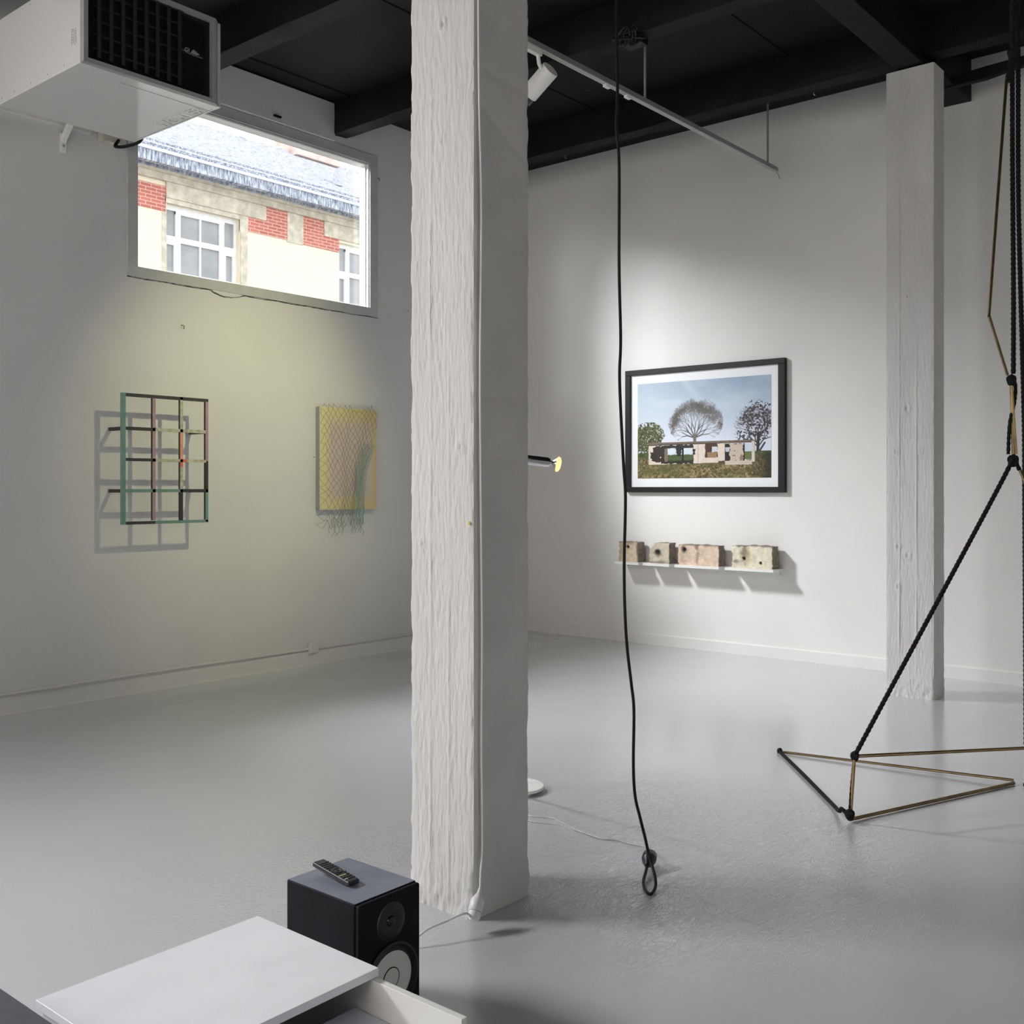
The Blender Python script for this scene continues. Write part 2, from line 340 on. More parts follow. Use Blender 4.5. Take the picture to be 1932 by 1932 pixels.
# ragged gap under the frame, with a chipped hollow
pts = []; xs = np.linspace(4.2, 6.77, 120)
for x in xs:
    dz = -.004*abs(math.sin(x*9))-.003*random.random()
    if 4.93 < x < 5.25: dz -= .035*math.sin((x-4.93)/.32*math.pi)**.7*(.8+.3*random.random())
    pts.append((x, YL-.002, 3.172+dz))
MB().tube(pts, [.0015+.0025*random.random() for _ in pts], 5).build('sealant_gap', M_GROOVE, win)
c = MB(); i0 = []
for x in np.linspace(4.95, 5.22, 14): i0.append((x, 3.168-.030*math.sin((x-4.95)/.27*math.pi)))
c.poly([(4.95, 3.176)]+i0+[(5.22, 3.176)], 1, YL-.006, YL-.0005); c.build('plaster_chip', M_WALLL, win)
f = MB()
for y in (.4, 1.65, 2.9, 4.12): f.box(XB-.2, XB-.1, y, y+.08, 1.3, 3.7)
f.box(XB-.2, XB-.1, 0.4, 4.2, 1.3, 1.38); f.box(XB-.2, XB-.1, 0.4, 4.2, 3.62, 3.7)
o = struct(f.build('window_3', M_GREYF)); MB().box(XB-.16, XB-.154, 0.4, 4.2, 1.35, 3.65).build('window_pane', M_GLASS, o)

f = MB()  # unseen rear window frame, added to go with the fill light
for x in (-.2, 1.9, 4.0, 6.12): f.box(x, x+.08, YB-.2, YB-.1, 1.5, 3.9)
f.box(-.2, 6.2, YB-.2, YB-.1, 1.5, 1.58); f.box(-.2, 6.2, YB-.2, YB-.1, 3.82, 3.9)
o = struct(f.build('window_4', M_GREYF)); MB().box(-.2, 6.2, YB-.16, YB-.154, 1.55, 3.85).build('window_pane', M_GLASS, o)

# ------------------------------------------------------------------ pillars
def pillar(name, x0, x1, y0, y1, z1, label, seed, knots, cracks):
    ns, nz = 64, int(z1/.015); z = np.linspace(-.002, z1, nz)
    per = []
    for k in range(ns): per.append((x0, y1+(y0-y1)*k/ns, -1, 0, k/ns, 0))       # left face (-X), s from far to corner
    for k in range(ns): per.append((x0+(x1-x0)*k/ns, y0, 0, -1, k/ns, 1))
    for k in range(ns): per.append((x1, y0+(y1-y0)*k/ns, 1, 0, k/ns, 2))
    for k in range(ns): per.append((x1+(x0-x1)*k/ns, y1, 0, 1, k/ns, 3))
    per.append(per[0]); per = np.array(per); S = per[:, 4]+per[:, 5]; P = np.zeros((len(per), nz, 3))
    ss = S[:, None]*np.ones(nz)[None]; zz = np.ones(len(per))[:, None]*z[None]
    ss = np.where(ss > 3.9999, 0, ss) if False else ss
    per4 = (ss % 4.0)
    streak = fbm(per4*26, zz*2.2, seed)-.47; lump = fbm(per4*5, zz*2.0, seed+20)-.47; fine = fbm(per4*60, zz*22, seed+40)-.47
    mask = np.clip((fbm(per4*2.3, zz*.8, seed+60)-.38)*4, 0, 1)
    streak = fbm(per4*22, zz*2.2, seed)-.47; d = .0009*streak*(.3+mask)+.003*lump+.0026*fine*(.3+mask)
    base = np.clip(1-zz/.20, 0, 1)
    d += base*(.020*(fbm(per4*11, zz*34, seed+80)-.4)+.012*(fbm(per4*30, zz*90, seed+85)-.47)+.004)
    face = np.floor(per4); u = per4-face
    for f0, uu, zr, h in knots[0]:
        d += np.where(face == f0, h*np.clip((zz-zr[0])/.4, 0, 1)*np.clip((zr[1]-zz)/.6, 0, 1)*(.35+.9*vnoise(zz*2.2, zz*0, seed+int(uu*10)))*np.exp(-((u-uu+.01*(vnoise(zz*3, zz*0, seed+2)-.5))/.016)**2), 0)
    for f0, uu, zc, r in knots[1]:
        du = (u-uu)*(y1-y0); rr = np.sqrt(du**2+(zz-zc)**2*.6)
        d += np.where(face == f0, .006*np.exp(-((rr-r)/.008)**2)-.007*np.exp(-(rr/(.7*r))**2), 0)
    dc = 0*d
    for f0, zc, sl in cracks:
        dc -= np.where(face == f0, .004*np.exp(-((zz-zc-sl*u-.01*(vnoise(u*8, u*0, seed)-.5))/.009)**2), 0)
    d = np.where(face % 2 == 1, d*.15+dc, d+dc)
    # corners: chipped arris
    cu = np.minimum(u, 1-u)*(y1-y0); corner = np.exp(-(cu/.010)**2)
    chip = np.clip(vnoise(zz*13, np.round(per4)*3.3, seed+90)-.45, 0, 1)*.010+.004*vnoise(zz*40, np.round(per4)*1.7, seed+91)
    nrm = per[:, 2:4].copy()
    P[:, :, 2] = zz
    # average normals at the corners
    for i in range(len(per)):
        if per[i, 4] == 0: 
            f0 = int(per[i, 5]) % 4; N4 = [(-1, 0), (0, -1), (1, 0), (0, 1)]; a = N4[f0]; b_ = N4[(f0-1) % 4]; nrm[i] = [(a[0]+b_[0])*.8, (a[1]+b_[1])*.8]
    dd = d-corner*chip
    P[:, :, 0] = per[:, 0][:, None]+nrm[:, 0][:, None]*dd; P[:, :, 1] = per[:, 1][:, None]+nrm[:, 1][:, None]*dd
    P[-1] = P[0]
    o = grid_mesh(name, P[::-1], M_PILLAR, org=(0, 0, 0))
    me = o.data; bm = bmesh.new(); bm.from_mesh(me); bmesh.ops.remove_doubles(bm, verts=bm.verts, dist=1e-5)
    bmesh.ops.holes_fill(bm, edges=[e for e in bm.edges if e.is_boundary], sides=0); bmesh.ops.recalc_face_normals(bm, faces=bm.faces); bm.to_mesh(me); bm.free()
    me.materials.append(M_PILLAR2)
    for p_ in me.polygons:
        if abs(p_.normal.y) > .75: p_.material_index = 1
    me.polygons.foreach_set('use_smooth', [True]*len(me.polygons)); me.set_sharp_from_angle(angle=math.radians(50))
    return tag(o, label, 'pillar', 'white concrete pillars in a row')
p1 = pillar('concrete_pillar', 2.803, 3.117, 2.53, 2.853, 4.712, 'thick white board-marked concrete pillar in the foreground with a cable down its right face', 3,
    ([(0, .33, (-.3, 3.4), .005), (0, .62, (-.2, 2.4), .0028)], [(0, .52, 3.28, .014), (0, .52, 2.85, .012), (0, .80, 1.71, .012), (0, .2, 1.35, .012)]),
    [(1, 3.10, -.03), (1, 2.98, -.18), (1, 1.90, 0.0), (1, 1.665, 0.01), (0, 3.0, .05)])
MB().ball((2.797, 2.548, 1.434), (.003, .007, .007), 8).build('yellow_spot', mat('yellow_paint', (.62, .58, .12)), p1)
p2 = pillar('concrete_pillar', 7.893, 8.128, 2.565, 2.917, 4.70, 'slimmer white concrete pillar standing in front of the far right wall', 13,
    ([(0, .28, (.1, 4.6), .006), (0, .64, (.1, 2.9), .006), (0, .60, (2.9, 4.6), .004)], [(0, .45, 4.5, .014), (0, .45, 3.78, .014), (0, .46, 3.0, .016), (0, .44, 2.16, .022), (0, .2, 1.84, .012), (0, .73, 1.84, .012), (0, .25, 1.12, .018), (0, .45, 1.06, .018), (0, .25, .82, .015)]),
    [(0, 1.93, .02), (0, 3.68, .02), (1, .82, -.01)])

# white cable down the pillar, with its connector, and the lead to the loudspeaker
t = thing('extension_lead', 'white extension lead running down the foreground pillar to a socket at its foot', 'cable', (2.80, 2.50, 0))
pts = [(2.806, 2.518, 4.6), (2.810, 2.516, 3.9), (2.813, 2.517, 3.323), (2.818, 2.517, 2.94), (2.827, 2.515, 2.56), (2.822, 2.517, 1.98), (2.827, 2.516, 1.41), (2.833, 2.517, 1.025), (2.829, 2.516, .65), (2.833, 2.517, .45), (2.832, 2.515, .257), (2.806, 2.500, .175), (2.787, 2.485, .134)]
MB().tube(smooth_pts(pts, 8), .0035, 8).build('flex', M_CABLEW, t, smooth=True)
A = Vector((2.786, 2.484, .135)); B = Vector((2.716, 2.455, .045)); ax = (B-A).normalized()
MB().lathe([(.0, -.001), (.005, 0), (.008, .02), (.021, .040), (.0245, .046), (.0245, .082), (.023, .084), (0, .084)], A, ax, 24).build('socket', M_CABLEW, t, smooth=True)
t = thing('power_cord', 'white power cord curling from the pillar foot socket to the back of the black loudspeaker', 'cable', (2.7, 2.47, 0))
MB().lathe([(0, .0855), (.0225, .0855), (.0225, .104), (.014, .116), (0, .117)], A, ax, 20).build('plug', M_CABLEW, t, smooth=True)
q = A+ax*.104
pts = [q+Vector((-.012, .0, .004)), q+Vector((-.035, .012, .022)), (2.63, 2.50, .062), (2.56, 2.525, .048), (2.49, 2.55, .018), (2.42, 2.62, .006), (2.32, 2.66, .0055), (2.22, 2.62, .03), (2.15, 2.536, .07)]
MB().tube(smooth_pts(pts, 8), .0042, 8).build('flex', M_CABLEW, t, smooth=True)

# ------------------------------------------------------------------ unit heater on wall brackets
M_HEAT = mat('white_enamelled_sheet_metal', (0.70, 0.695, 0.68), rough=0.16, spec=0.9, var=0.015, vscale=2, bump=0.03, bscale=3, coat=0.6)
M_HGREY = mat('grey_heater_rim', (0.34, 0.34, 0.34), rough=0.4)
M_LOUV = mat('dark_louvre_metal', (0.022, 0.022, 0.026), rough=0.45)
ht = thing('unit_heater', 'large white box heater with black louvred front hung high beside the window', 'heater', (3.45, 6.2, 4.0))
b = MB(); X0, X1, Y0, Y1, Z0, Z1 = 3.0, 3.94, 5.74, 6.78, 4.0, 4.54
b.box(X0, X1, Y0, Y1, Z0, Z1); b.build('casing', M_HEAT, ht, bevel=.006)
r = MB(); w = .026
r.poly([(X0, 5.70), (3.875, 5.70), (3.912, 5.735), (3.912, 5.742), (X0, 5.742)], 2, Z0, Z0+w)
r.poly([(X0, 5.70), (3.875, 5.70), (3.912, 5.735), (3.912, 5.742), (X0, 5.742)], 2, Z1-w, Z1)
r.poly([(3.852, 5.70), (3.875, 5.70), (3.912, 5.735), (3.912, 5.742), (3.852, 5.742)], 2, Z0+w, Z1-w)
r.box(X0, X0+.026, 5.70, 5.742, Z0+w, Z1-w); r.build('front_rim', M_HGREY, ht)
MB().box(X0+.026, 3.852, 5.735, 5.741, Z0+w, Z1-w).build('grille_back', mat('black_enamel', (.008, .008, .012), rough=.3), ht)
lv = MB()
for k in range(6):
    z = 4.095+k*.082; lv.box(3.07, 3.66, 5.722, 5.727, z, z+.012)
for k in range(8): lv.box(3.09+k*.075, 3.112+k*.075, 5.712, 5.719, Z0+.05, Z1-.03)
lv.build('louvre', M_LOUV, ht)
def text(name, body, size, loc, xd, yd, m, parent, ext=.002, bevel=0, align='LEFT', sx=1):
    cu = D.curves.new(name, 'FONT'); cu.body = body; cu.size = size; cu.extrude = ext; cu.bevel_depth = bevel; cu.align_x = align
    cu.materials.append(m); o = D.objects.new(name, cu); COL.objects.link(o)
    x = Vector(xd).normalized(); y = Vector(yd).normalized(); z = x.cross(y)
    Mx = Matrix((x*sx, y, z)).transposed().to_4x4(); Mx.translation = Vector(loc)-Vector(parent['_o']); o.parent = parent; o.matrix_local = Mx
    return o
M_LOGO = mat('pale_logo_print', (.5, .5, .52), rough=.5)
text('logo_mark', 'GI', .036, (3.672, 5.7335, 4.28), (1, 0, 0), (0, 0, 1), M_LOGO, ht, .0008)
lg = MB()
for i in range(5): lg.box(3.714+.004*i, 3.78-.012*abs(i-1.2), 5.732, 5.7345, 4.279+i*.0055, 4.2815+i*.0055)
lg.tube([(3.655, 5.733, 4.284), (3.69, 5.733, 4.274), (3.74, 5.733, 4.270), (3.80, 5.733, 4.272)], .0012, 5)
lg.build('logo_stripes', M_LOGO, ht)
s = MB(); s.box(3.30, 3.91, 5.842, 5.846, 3.9985, 4.0); s.box(3.918, 3.921, 5.80, 6.78, 3.9985, 4.0); s.build('panel_seam', M_HGREY, ht)
text('embossed_lettering', 'WOHLER', .118, (3.905, 6.34, 3.9995), (0, -1, 0), (-1, 0, 0), M_HEAT, ht, .003, .0022, sx=1.0)
for y, z in [(5.93, 4.03), (6.13, 4.03), (6.34, 4.03), (6.56, 4.03), (6.73, 4.03), (5.95, 4.512), (6.35, 4.512)]: MB().ball((2.999, y, z), (.0025, .005, .005), 8).build('screw', M_HGREY, ht)
st_ = MB()
for k in range(6):
    z = 4.13+.015*k
    st_.tube([(2.9985, 5.80+.012*math.sin(a), z+.011*math.cos(a)) for a in np.linspace(.6, 2*math.pi-.6, 10)], .0011, 4)
    st_.tube([(2.9985, 5.83+.009*math.sin(a), z+.011*math.cos(a)) for a in np.linspace(-1.3, 2.2, 8)], .0011, 4)
st_.build('stamped_script', mat('faint_grey_stamp', (.45, .45, .44)), ht)
for x in (3.70,):
    a = MB(); a.poly([(YL-.006, 4.05), (YL-.006, 4.10), (6.86, 4.53), (6.82, 4.50)], 0, x-.016, x+.016); a.box(x-.016, x+.016, 6.78, 6.86, 4.49, 4.53)
    a.box(x-.022, x+.022, YL-.010, YL-.0005, 3.98, 4.12); a.build('wall_bracket', M_WHITE, ht)
    a = MB(); a.ball((x+.0, YL-.011, 4.03), (.010, .004, .010), 10); a.build('bracket_bolt', M_HGREY, ht, smooth=True)
MB().box(3.05, 3.90, YL-.03, YL-.0005, 4.165, 4.215).build('mounting_rail', M_WHITE, ht)
t = thing('junction_box', 'cream electrical junction box on the wall under the heater with a black cable', 'junction box', (4.06, YL, 4.15))
MB().box(3.965, 4.15, YL-.075, YL, 4.125, 4.26).build('housing', mat('cream_plastic', (.62, .60, .50), rough=.5), t, bevel=.006)
pts = [(4.10, 7.15, 4.16), (4.07, 7.2, 4.10), (4.03, 7.24, 4.085), (4.11, 7.2, 4.09), (4.18, 7.05, 4.13), (4.2, 6.9, 4.17)]
MB().tube(smooth_pts([(4.09, YL-.075, 4.155), (4.06, YL-.10, 4.12), (4.045, YL-.11, 4.09), (4.10, YL-.16, 4.095), (4.15, YL-.28, 4.125), (4.08, 6.9, 4.20), (3.93, 6.77, 4.24)], 7), .012, 8).build('cable', M_RUBBER, t, smooth=True)

# ------------------------------------------------------------------ left wall: conduit, box, nails
t = MB(); t.tube([(x, YL-.014+.003*math.sin(x*2.2), .141+.003*math.sin(x*1.7)) for x in np.linspace(-3.9, 8.85, 60)], .011, 8)
tag(t.build('cable_conduit', M_WALLL, smooth=True), 'thin white-painted conduit running along the foot of the left wall', 'conduit')
t = thing('outlet_box', 'small square painted electrical box on the conduit low on the left wall', 'electrical box', (5.97, YL, .146))
MB().box(5.925, 6.015, YL-.05, YL-.004, .10, .19).build('housing', M_WALLL, t, bevel=.006)
MB().box(5.945, 6.01, YL-.054, YL-.05, .108, .182).build('lid', M_WALLL, t, bevel=.002)
for (x, z, l, lab) in [(4.665, 2.85, .05, 'small bent nail in the bare wall below the window'), (6.755, 4.49, .045, 'small black hook beside the right edge of the window frame')]:
    o = MB().tube([(x, YL+.002, z), (x, YL-.02, z), (x+.008, YL-.028, z-.004), (x+.004, YL-.028, z-l*.6)], .0035, 6).build('nail', mat('rusty_nail', (.05, .045, .04), rough=.6)); tag(o, lab, 'nail')
o = MB().box(5.53, 5.60, YL-.06, YL-.034, 4.735, 4.748).build('cable_clip', M_GROOVE); tag(o, 'small black clip on the plaster panel above the window', 'clip')
sf = MB()
for k in range(46):
    x = 5.34+.62*random.random(); z = 2.50-.42*(x-5.34)+random.uniform(-.07, .07)
    l = random.uniform(.002, .007); sf.tube([(x, YL-.0005, z), (x+l, YL-.0012, z-l*random.uniform(-.6, .9))], .0012, 4)
sf.build('scuff_marks', mat('old_scuff', (.36, .35, .32)), wl)
for (x, z, r) in [(3.78, 3.66, .03), (3.47, 3.75, .025)]:
    MB().tube([(x+r*math.cos(a)*(1+.2*math.sin(3*a)), YL-.001, z+.7*r*math.sin(a)) for a in np.linspace(0, 6.28, 16)], .0018, 4).build('filled_hole', M_WALLL, wl)

# ------------------------------------------------------------------ painted lattice standing off the left wall
gy0, gy1 = 7.115, 7.14
TEAL = mat('teal_paint', (.15, .27, .235), var=.1, vscale=20); MAUVE = mat('mauve_paint', (.38, .235, .28), var=.12, vscale=20)
DARKB = mat('dark_lattice_metal', (.035, .034, .036), rough=.6); PALE = mat('worn_olive_paint', (.42, .42, .31), var=.35, vscale=30)
ORNG = mat('orange_paint', (.64, .30, .18), var=.15, vscale=20); REDD = mat('red_orange_paint', (.6, .14, .08), var=.1)
lat = thing('lattice_sculpture', 'wall-mounted lattice of thin painted bars in teal, mauve and orange on stand-off arms', 'sculpture', (4.40, 7.14, 1.78))
LM = [TEAL, MAUVE, DARKB, PALE, ORNG, REDD]
zt, zb = 2.264, 1.294
def zz_(v): return zt-(v-118)/(1530-118)*(zt-zb)
def bar(name, segs, horizontal, a, wdt):
    m = MB()
    for s0, s1, mi in segs:
        m.m = mi
        if horizontal: m.box(s0, s1, gy0-.0, gy1, a-wdt/2, a+wdt/2)
        else:
            m.box(a-wdt/2, a+wdt/2, gy0, gy0+.004, s1, s0); m.m = 2 if mi != 0 or a > 4.5 else 0; m.box(a-wdt/2, a+wdt/2, gy0+.004, gy1, s1, s0)
    return m.build(name, LM, lat)
xa, xb_, xc, xd = 4.052, 4.298, 4.532, 4.757; bw = .024
bar('vertical_bar', [(zt, zb, 0)], False, xa, .030)
bar('vertical_bar', [(zt-.026, zb+.026, 1)], False, xb_, bw)
bar('vertical_bar', [(zt, zz_(490), 3), (zz_(490), zz_(845), 4), (zz_(845), zz_(900), 5), (zz_(900), zz_(1180), 3), (zz_(1180), zb+.02, 2)], False, xc, bw)
bar('vertical_bar', [(zt-.024, zz_(830), 1), (zz_(830), zz_(1190), 2), (zz_(1190), zb+.005, 0)], False, xd, bw)
xl, xr = xa+.015, xd+.012
bar('horizontal_bar', [(xl, xr, 2)], True, zt-.013, .024)
bar('horizontal_bar', [(xl, xb_, 2), (xb_, xr-.02, 3)], True, zz_(497), .024)
bar('horizontal_bar', [(xl, xb_, 2), (xb_, xc, 3), (xc, xc+.05, 5), (xc+.05, xr-.02, 3)], True, zz_(832), .022)
bar('horizontal_bar', [(xl, xc+.012, 0), (xc+.012, xr, 2)], True, zz_(1168), .024)
bar('horizontal_bar', [(xl, xb_+.01, 2), (xb_+.01, xr, 0)], True, zb+.010, .022)
for x in (4.062, 4.742):
    for z in (zz_(497), zz_(1168)):
        MB().box(x-.012, x+.012, gy1, YL-.001, z-.014, z+.012).build('wall_arm', DARKB, lat)

# ------------------------------------------------------------------ yellow panel with fishing net
px0, px1, pz0, pz1 = 6.018, 6.70, 1.368, 2.288; py = 7.275
pn = thing('painted_panel', 'pale yellow painted panel with a greyish pink centre under a draped net', 'painting', (6.36, YL, pz0))
U, V = np.meshgrid(np.linspace(0, 1, 50), np.linspace(0, 1, 66), indexing='ij')
din = np.clip(np.minimum(np.minimum((U-.02)/.34, (1.0-U)/.16), np.minimum((V-.02)/.22, (.98-V)/.26)), 0, 1)
din = np.clip(din*1.5-.15+.06*(fbm(U*6, V*6, 4)-.5), 0, 1); din = din*din*(3-2*din)
yel = lin(np.array([.87, .83, .64])); pink = lin(np.array([.80, .735, .70])); tan = lin(np.array([.80, .72, .52]))
edge = yel[None, None]*(1-U[..., None])+tan[None, None]*U[..., None]
cols = edge*(1-din[..., None])+pink*din[..., None]
P = np.zeros((50, 66, 3)); P[..., 0] = px0+(px1-px0)*U; P[..., 1] = py; P[..., 2] = pz0+(pz1-pz0)*V
grid_mesh('painted_face', P, vcol_mat('painted_canvas', .7), cols, pn, org=(6.36, YL, pz0))
MB().box(px0, px1, py+.001, YL-.001, pz0, pz1).build('stretcher', mat('grey_panel_edge', (.30, .32, .33)), pn)
# the net
def netmap(s, t):
    """s across 0..1, t down 0..1.25 -> x, z"""
    left = -.02-.05*max(0, t-.5)-.10*max(0, t-1.0)*2
    right = 1.02 if t < .12 else 1.02-.30*min(1, (t-.12)/.5)**.9
    gather = min(1, max(0, (t-.1)/.5))
    ss = s**(1-.42*gather) if s > 0 else 0
    if t > 1.0: right -= .02
    x = left+(right-left)*ss
    x += .018*math.sin(7*t+5*s)+.012*math.sin(19*s+3*t)
    return px0+(px1-px0)*x, pz1-(pz1-pz0)*t+.012*math.sin(9*s+2*t)
NI, NJ = 24, 27; nodes = {}
for j in range(NJ+1):
    for i in range(NI+1):
        if (i+j) % 2: continue
        s = i/NI; t = -.02+j/NJ*1.22
        t += .03*(vnoise(np.array(i*.9), np.array(j*.35), 8)-.5)*2
        if j > 22: t -= .05*abs(math.sin(i*.8))*(j-22)/5
        x, z = netmap(s, t); dep = py-.010-.012*vnoise(np.array(i*.7), np.array(j*.6), 12)
        if z > pz1-.005: dep += .02
        nodes[i, j] = Vector((x+random.uniform(-.004, .004), float(dep), z+random.uniform(-.004, .004)))
net = MB(); bun = MB()
for (i, j), p in nodes.items():
    for di in (-1, 1):
        q = nodes.get((i+di, j+1))
        if q is None: continue
        if j > 24 and random.random() < .25: continue
        mid = (p+q)/2+Vector((random.uniform(-.004, .004), -.003, -.004)); tgt = bun if (i >= 19 and j > 10) else net
        tgt.tube([p, mid, q], .0014, 4, caps=False)
    if random.random() < .8: net.ball(p, .0026, 4)
for k in range(9):
    s = .86+.02*k; pts = []
    for t in np.linspace(.35, 1.14, 12):
        x, z = netmap(min(s, 1.0), t); pts.append((x-.03+.006*k+.006*math.sin(t*9+k), py-.028-.003*(k % 3), z))
    bun.tube(smooth_pts(pts, 3), .0018, 4, caps=False)
fringe = MB()
for k in range(14):
    x = px0+(px1-px0)*random.uniform(.0, .75); z = pz0-random.uniform(.06, .15)
    pts = [(x, py-.01, z+.06), (x+random.uniform(-.03, .03), py-.01, z), (x+random.uniform(-.04, .04), py-.008, z-.06), (x+random.uniform(-.05, .05), py-.008, z-.11)]
    fringe.tube(smooth_pts(pts, 4), .0014, 4, caps=False)
nt_ = thing('fishing_net', 'green-grey fishing net draped over the pale yellow panel, gathered at its right', 'net', (6.36, 7.26, pz1))
net.build('net_mesh', mat('net_cord', (.16, .20, .17), rough=.8), nt_); bun.build('gathered_strands', mat('teal_net_cord', (.22, .40, .36), rough=.7), nt_); fringe.build('loose_fringe', MATS['net_cord'], nt_)['kind'] = 'stuff'

# ------------------------------------------------------------------ framed photograph on the right wall
fr = thing('framed_photograph', 'large black-framed photograph of a ruined concrete shed under trees on the right wall', 'picture', (XR, 5.07, 1.522))
ya, yb, za, zb2 = 4.205, 5.940, 1.522, 2.750; fw_ = .052
m = MB(); xf, xk = 8.87, XR-.001
m.box(xf, xk, ya, yb, za, za+fw_); m.box(xf, xk, ya, yb, zb2-fw_, zb2); m.box(xf, xk, ya, ya+fw_+.014, za+fw_, zb2-fw_); m.box(xf, xk, yb-fw_-.008, yb, za+fw_, zb2-fw_)
m.build('frame', mat('black_wood_frame', (.009, .009, .010), spec=.3, rough=.5, var=.2), fr, bevel=.003)
MB().box(8.893, 8.90, ya+.03, yb-.03, za+.03, zb2-.03).build('mount', mat('white_card_mount', (.80, .81, .83), rough=.6, var=.01), fr)
# the print
PW, PH = 470, 310
u, v = np.meshgrid((np.arange(PW)+.5)/PW, (np.arange(PH)+.5)/PH, indexing='ij')
img = np.zeros((PW, PH, 3))
def C_(h): return np.array(h)/255.
def mixc(a, b, t): return a+(b-a)*np.clip(t, 0, 1)[..., None]
top = mixc(C_([176, 190, 204]), C_([134, 158, 180]), u); bot = mixc(C_([214, 219, 228]), C_([206, 211, 224]), u)
img = mixc(top, bot, v/.62)
lnx = .40+(v-.0)*.55; w = np.clip(1-np.abs(u-lnx+.03)/.055, 0, 1)*(v < .3)
img = mixc(img, C_([205, 212, 220])*np.ones_like(img), w*.6*(1-v/.3)); img = mixc(img, C_([222, 226, 234])*np.ones_like(img), (fbm(u*4, v*9, 2)-.42)*.9)
def toUV(x, y):
    t = (x-320)/1285.; hL, hR = 900., 998.; uu = t*hR/((1-t)*hL+t*hR)*1.0
    uu = t*(hL)/((1-t)*hR+t*hL) if False else uu
    return uu, (y-(437-107*t))/(hL+(hR-hL)*t)
def paint(mask, c): img[mask] = C_(c) if not isinstance(c, np.ndarray) or c.ndim == 1 else c[mask]
def line(x0, y0, x1, y1, r, c, a=1.0):
    d0 = np.array([x1-x0, (y1-y0)]); L2 = (d0**2).sum()+1e-9
    i0 = int(max(0, (min(x0, x1)-r)*PW-1)); i1 = int(min(PW, (max(x0, x1)+r)*PW+2)); j0 = int(max(0, (min(y0, y1)-r*1.5)*PH-1)); j1 = int(min(PH, (max(y0, y1)+r*1.5)*PH+2))
    if i1 <= i0 or j1 <= j0: return
    uu = u[i0:i1, j0:j1]; vv = v[i0:i1, j0:j1]; asp = PH/PW
    tt = np.clip(((uu-x0)*d0[0]+(vv-y0)*d0[1]*asp*asp)/(d0[0]**2+(d0[1]*asp)**2+1e-9), 0, 1)
    ds = np.sqrt((uu-x0-tt*d0[0])**2+((vv-y0-tt*d0[1])*asp)**2)
    al = np.clip((r-ds)*PW+.5, 0, 1)*a; img[i0:i1, j0:j1] = img[i0:i1, j0:j1]*(1-al[..., None])+C_(c)*al[..., None]
def branch(x, y, ang, ln, r, dep, c, spread, lim=None):
    if dep == 0 or ln < .006: return
    x1 = x+ln*math.cos(ang); y1 = y-ln*math.sin(ang)*PW/PH
    if lim and ((x1-lim[0])/lim[2])**2+((y1-lim[1])/lim[3])**2 > 1: ln *= .4; x1 = x+ln*math.cos(ang); y1 = y-ln*math.sin(ang)*PW/PH; dep = min(dep, 2)
    line(x, y, x1, y1, r, c, 1 if r > .0022 else .42)
    for s in ((-1, 1) if random.random() < .55 else (-1, .1, 1)):
        branch(x1, y1, ang+s*spread*random.uniform(.5, 1.2)+random.uniform(-.12, .12), ln*random.uniform(.68, .92), max(r*.66, .0008), dep-1, c, spread, lim)
# bare tree
cu_, cv_ = toUV(865, 965); cc = toUV(870, 790)
for a0 in (1.57, 1.15, 2.0, .75, 2.45, .35, 2.85):
    branch(cu_, cv_-.02, a0, .055, .0042, 8, [88, 82, 76], .42, (cc[0], cc[1], .205, .245))
line(cu_, cv_-.04, cu_, cv_+.05, .011, [110, 102, 92])
# leafy trees
def crown(cx, cy, rx, ry, n, c1, c2, hole):
    d = ((u-cx)/rx)**2+((v-cy)/ry)**2; nz = fbm(u*110, v*78, 31); n2 = fbm(u*13, v*9, 37)
    mk = (d+1.0*(n2-.47)+.5*(nz-.47) < .86) & (nz > hole+.12*(d > .5))
    t = fbm(u*190, v*130, 41); colr = mixc(C_(c1)*np.ones_like(img), C_(c2)*np.ones_like(img), (t-.3)*2.4); img[mk] = colr[mk]
L_ = toUV(430, 960); crown(L_[0]-.02, L_[1], .15, .19, 0, [44, 50, 28], [126, 130, 80], .26)
R_ = toUV(1480, 800)
for a0 in (1.4, 1.9, .9, 2.4): branch(toUV(1475, 1110)[0], toUV(1475, 1110)[1]-.08, a0, .06, .004, 7, [52, 44, 44], .5, (R_[0], R_[1], .17, .3))
crown(R_[0]-.01, R_[1]-.02, .145, .23, 0, [38, 30, 36], [98, 80, 72], .44); crown(R_[0]-.09, R_[1]+.13, .08, .10, 0, [42, 40, 48], [92, 86, 92], .45)
line(*toUV(1470, 1120), *toUV(1480, 900), .010, [50, 42, 40]); line(*toUV(1470, 1100), *toUV(1540, 990), .006, [50, 42, 40])
# ground
far = v > .745+.0*u; g2 = fbm(u*30, v*60, 51)
img = np.where(((v > .735) & (v < .80))[..., None], mixc(C_([52, 66, 34])*np.ones_like(img), C_([92, 104, 60])*np.ones_like(img), (g2-.3)*2), img)
gl = .785-.03*u; gr = v > gl; n1 = .5*fbm(u*230, v*120, 61)+.5*fbm(u*70, v*60, 62); n2 = fbm(u*7, v*14, 67)
gc = mixc(C_([62, 56, 32])*np.ones_like(img), C_([182, 160, 112])*np.ones_like(img), (n1-.33)*3.2); gc = mixc(gc, C_([86, 88, 48])*np.ones_like(img), (n2-.42)*3)
dk = np.clip((u-.86)*9, 0, 1)*.75; gc = mixc(gc, C_([30, 30, 16])*np.ones_like(img), dk); img[gr] = gc[gr]
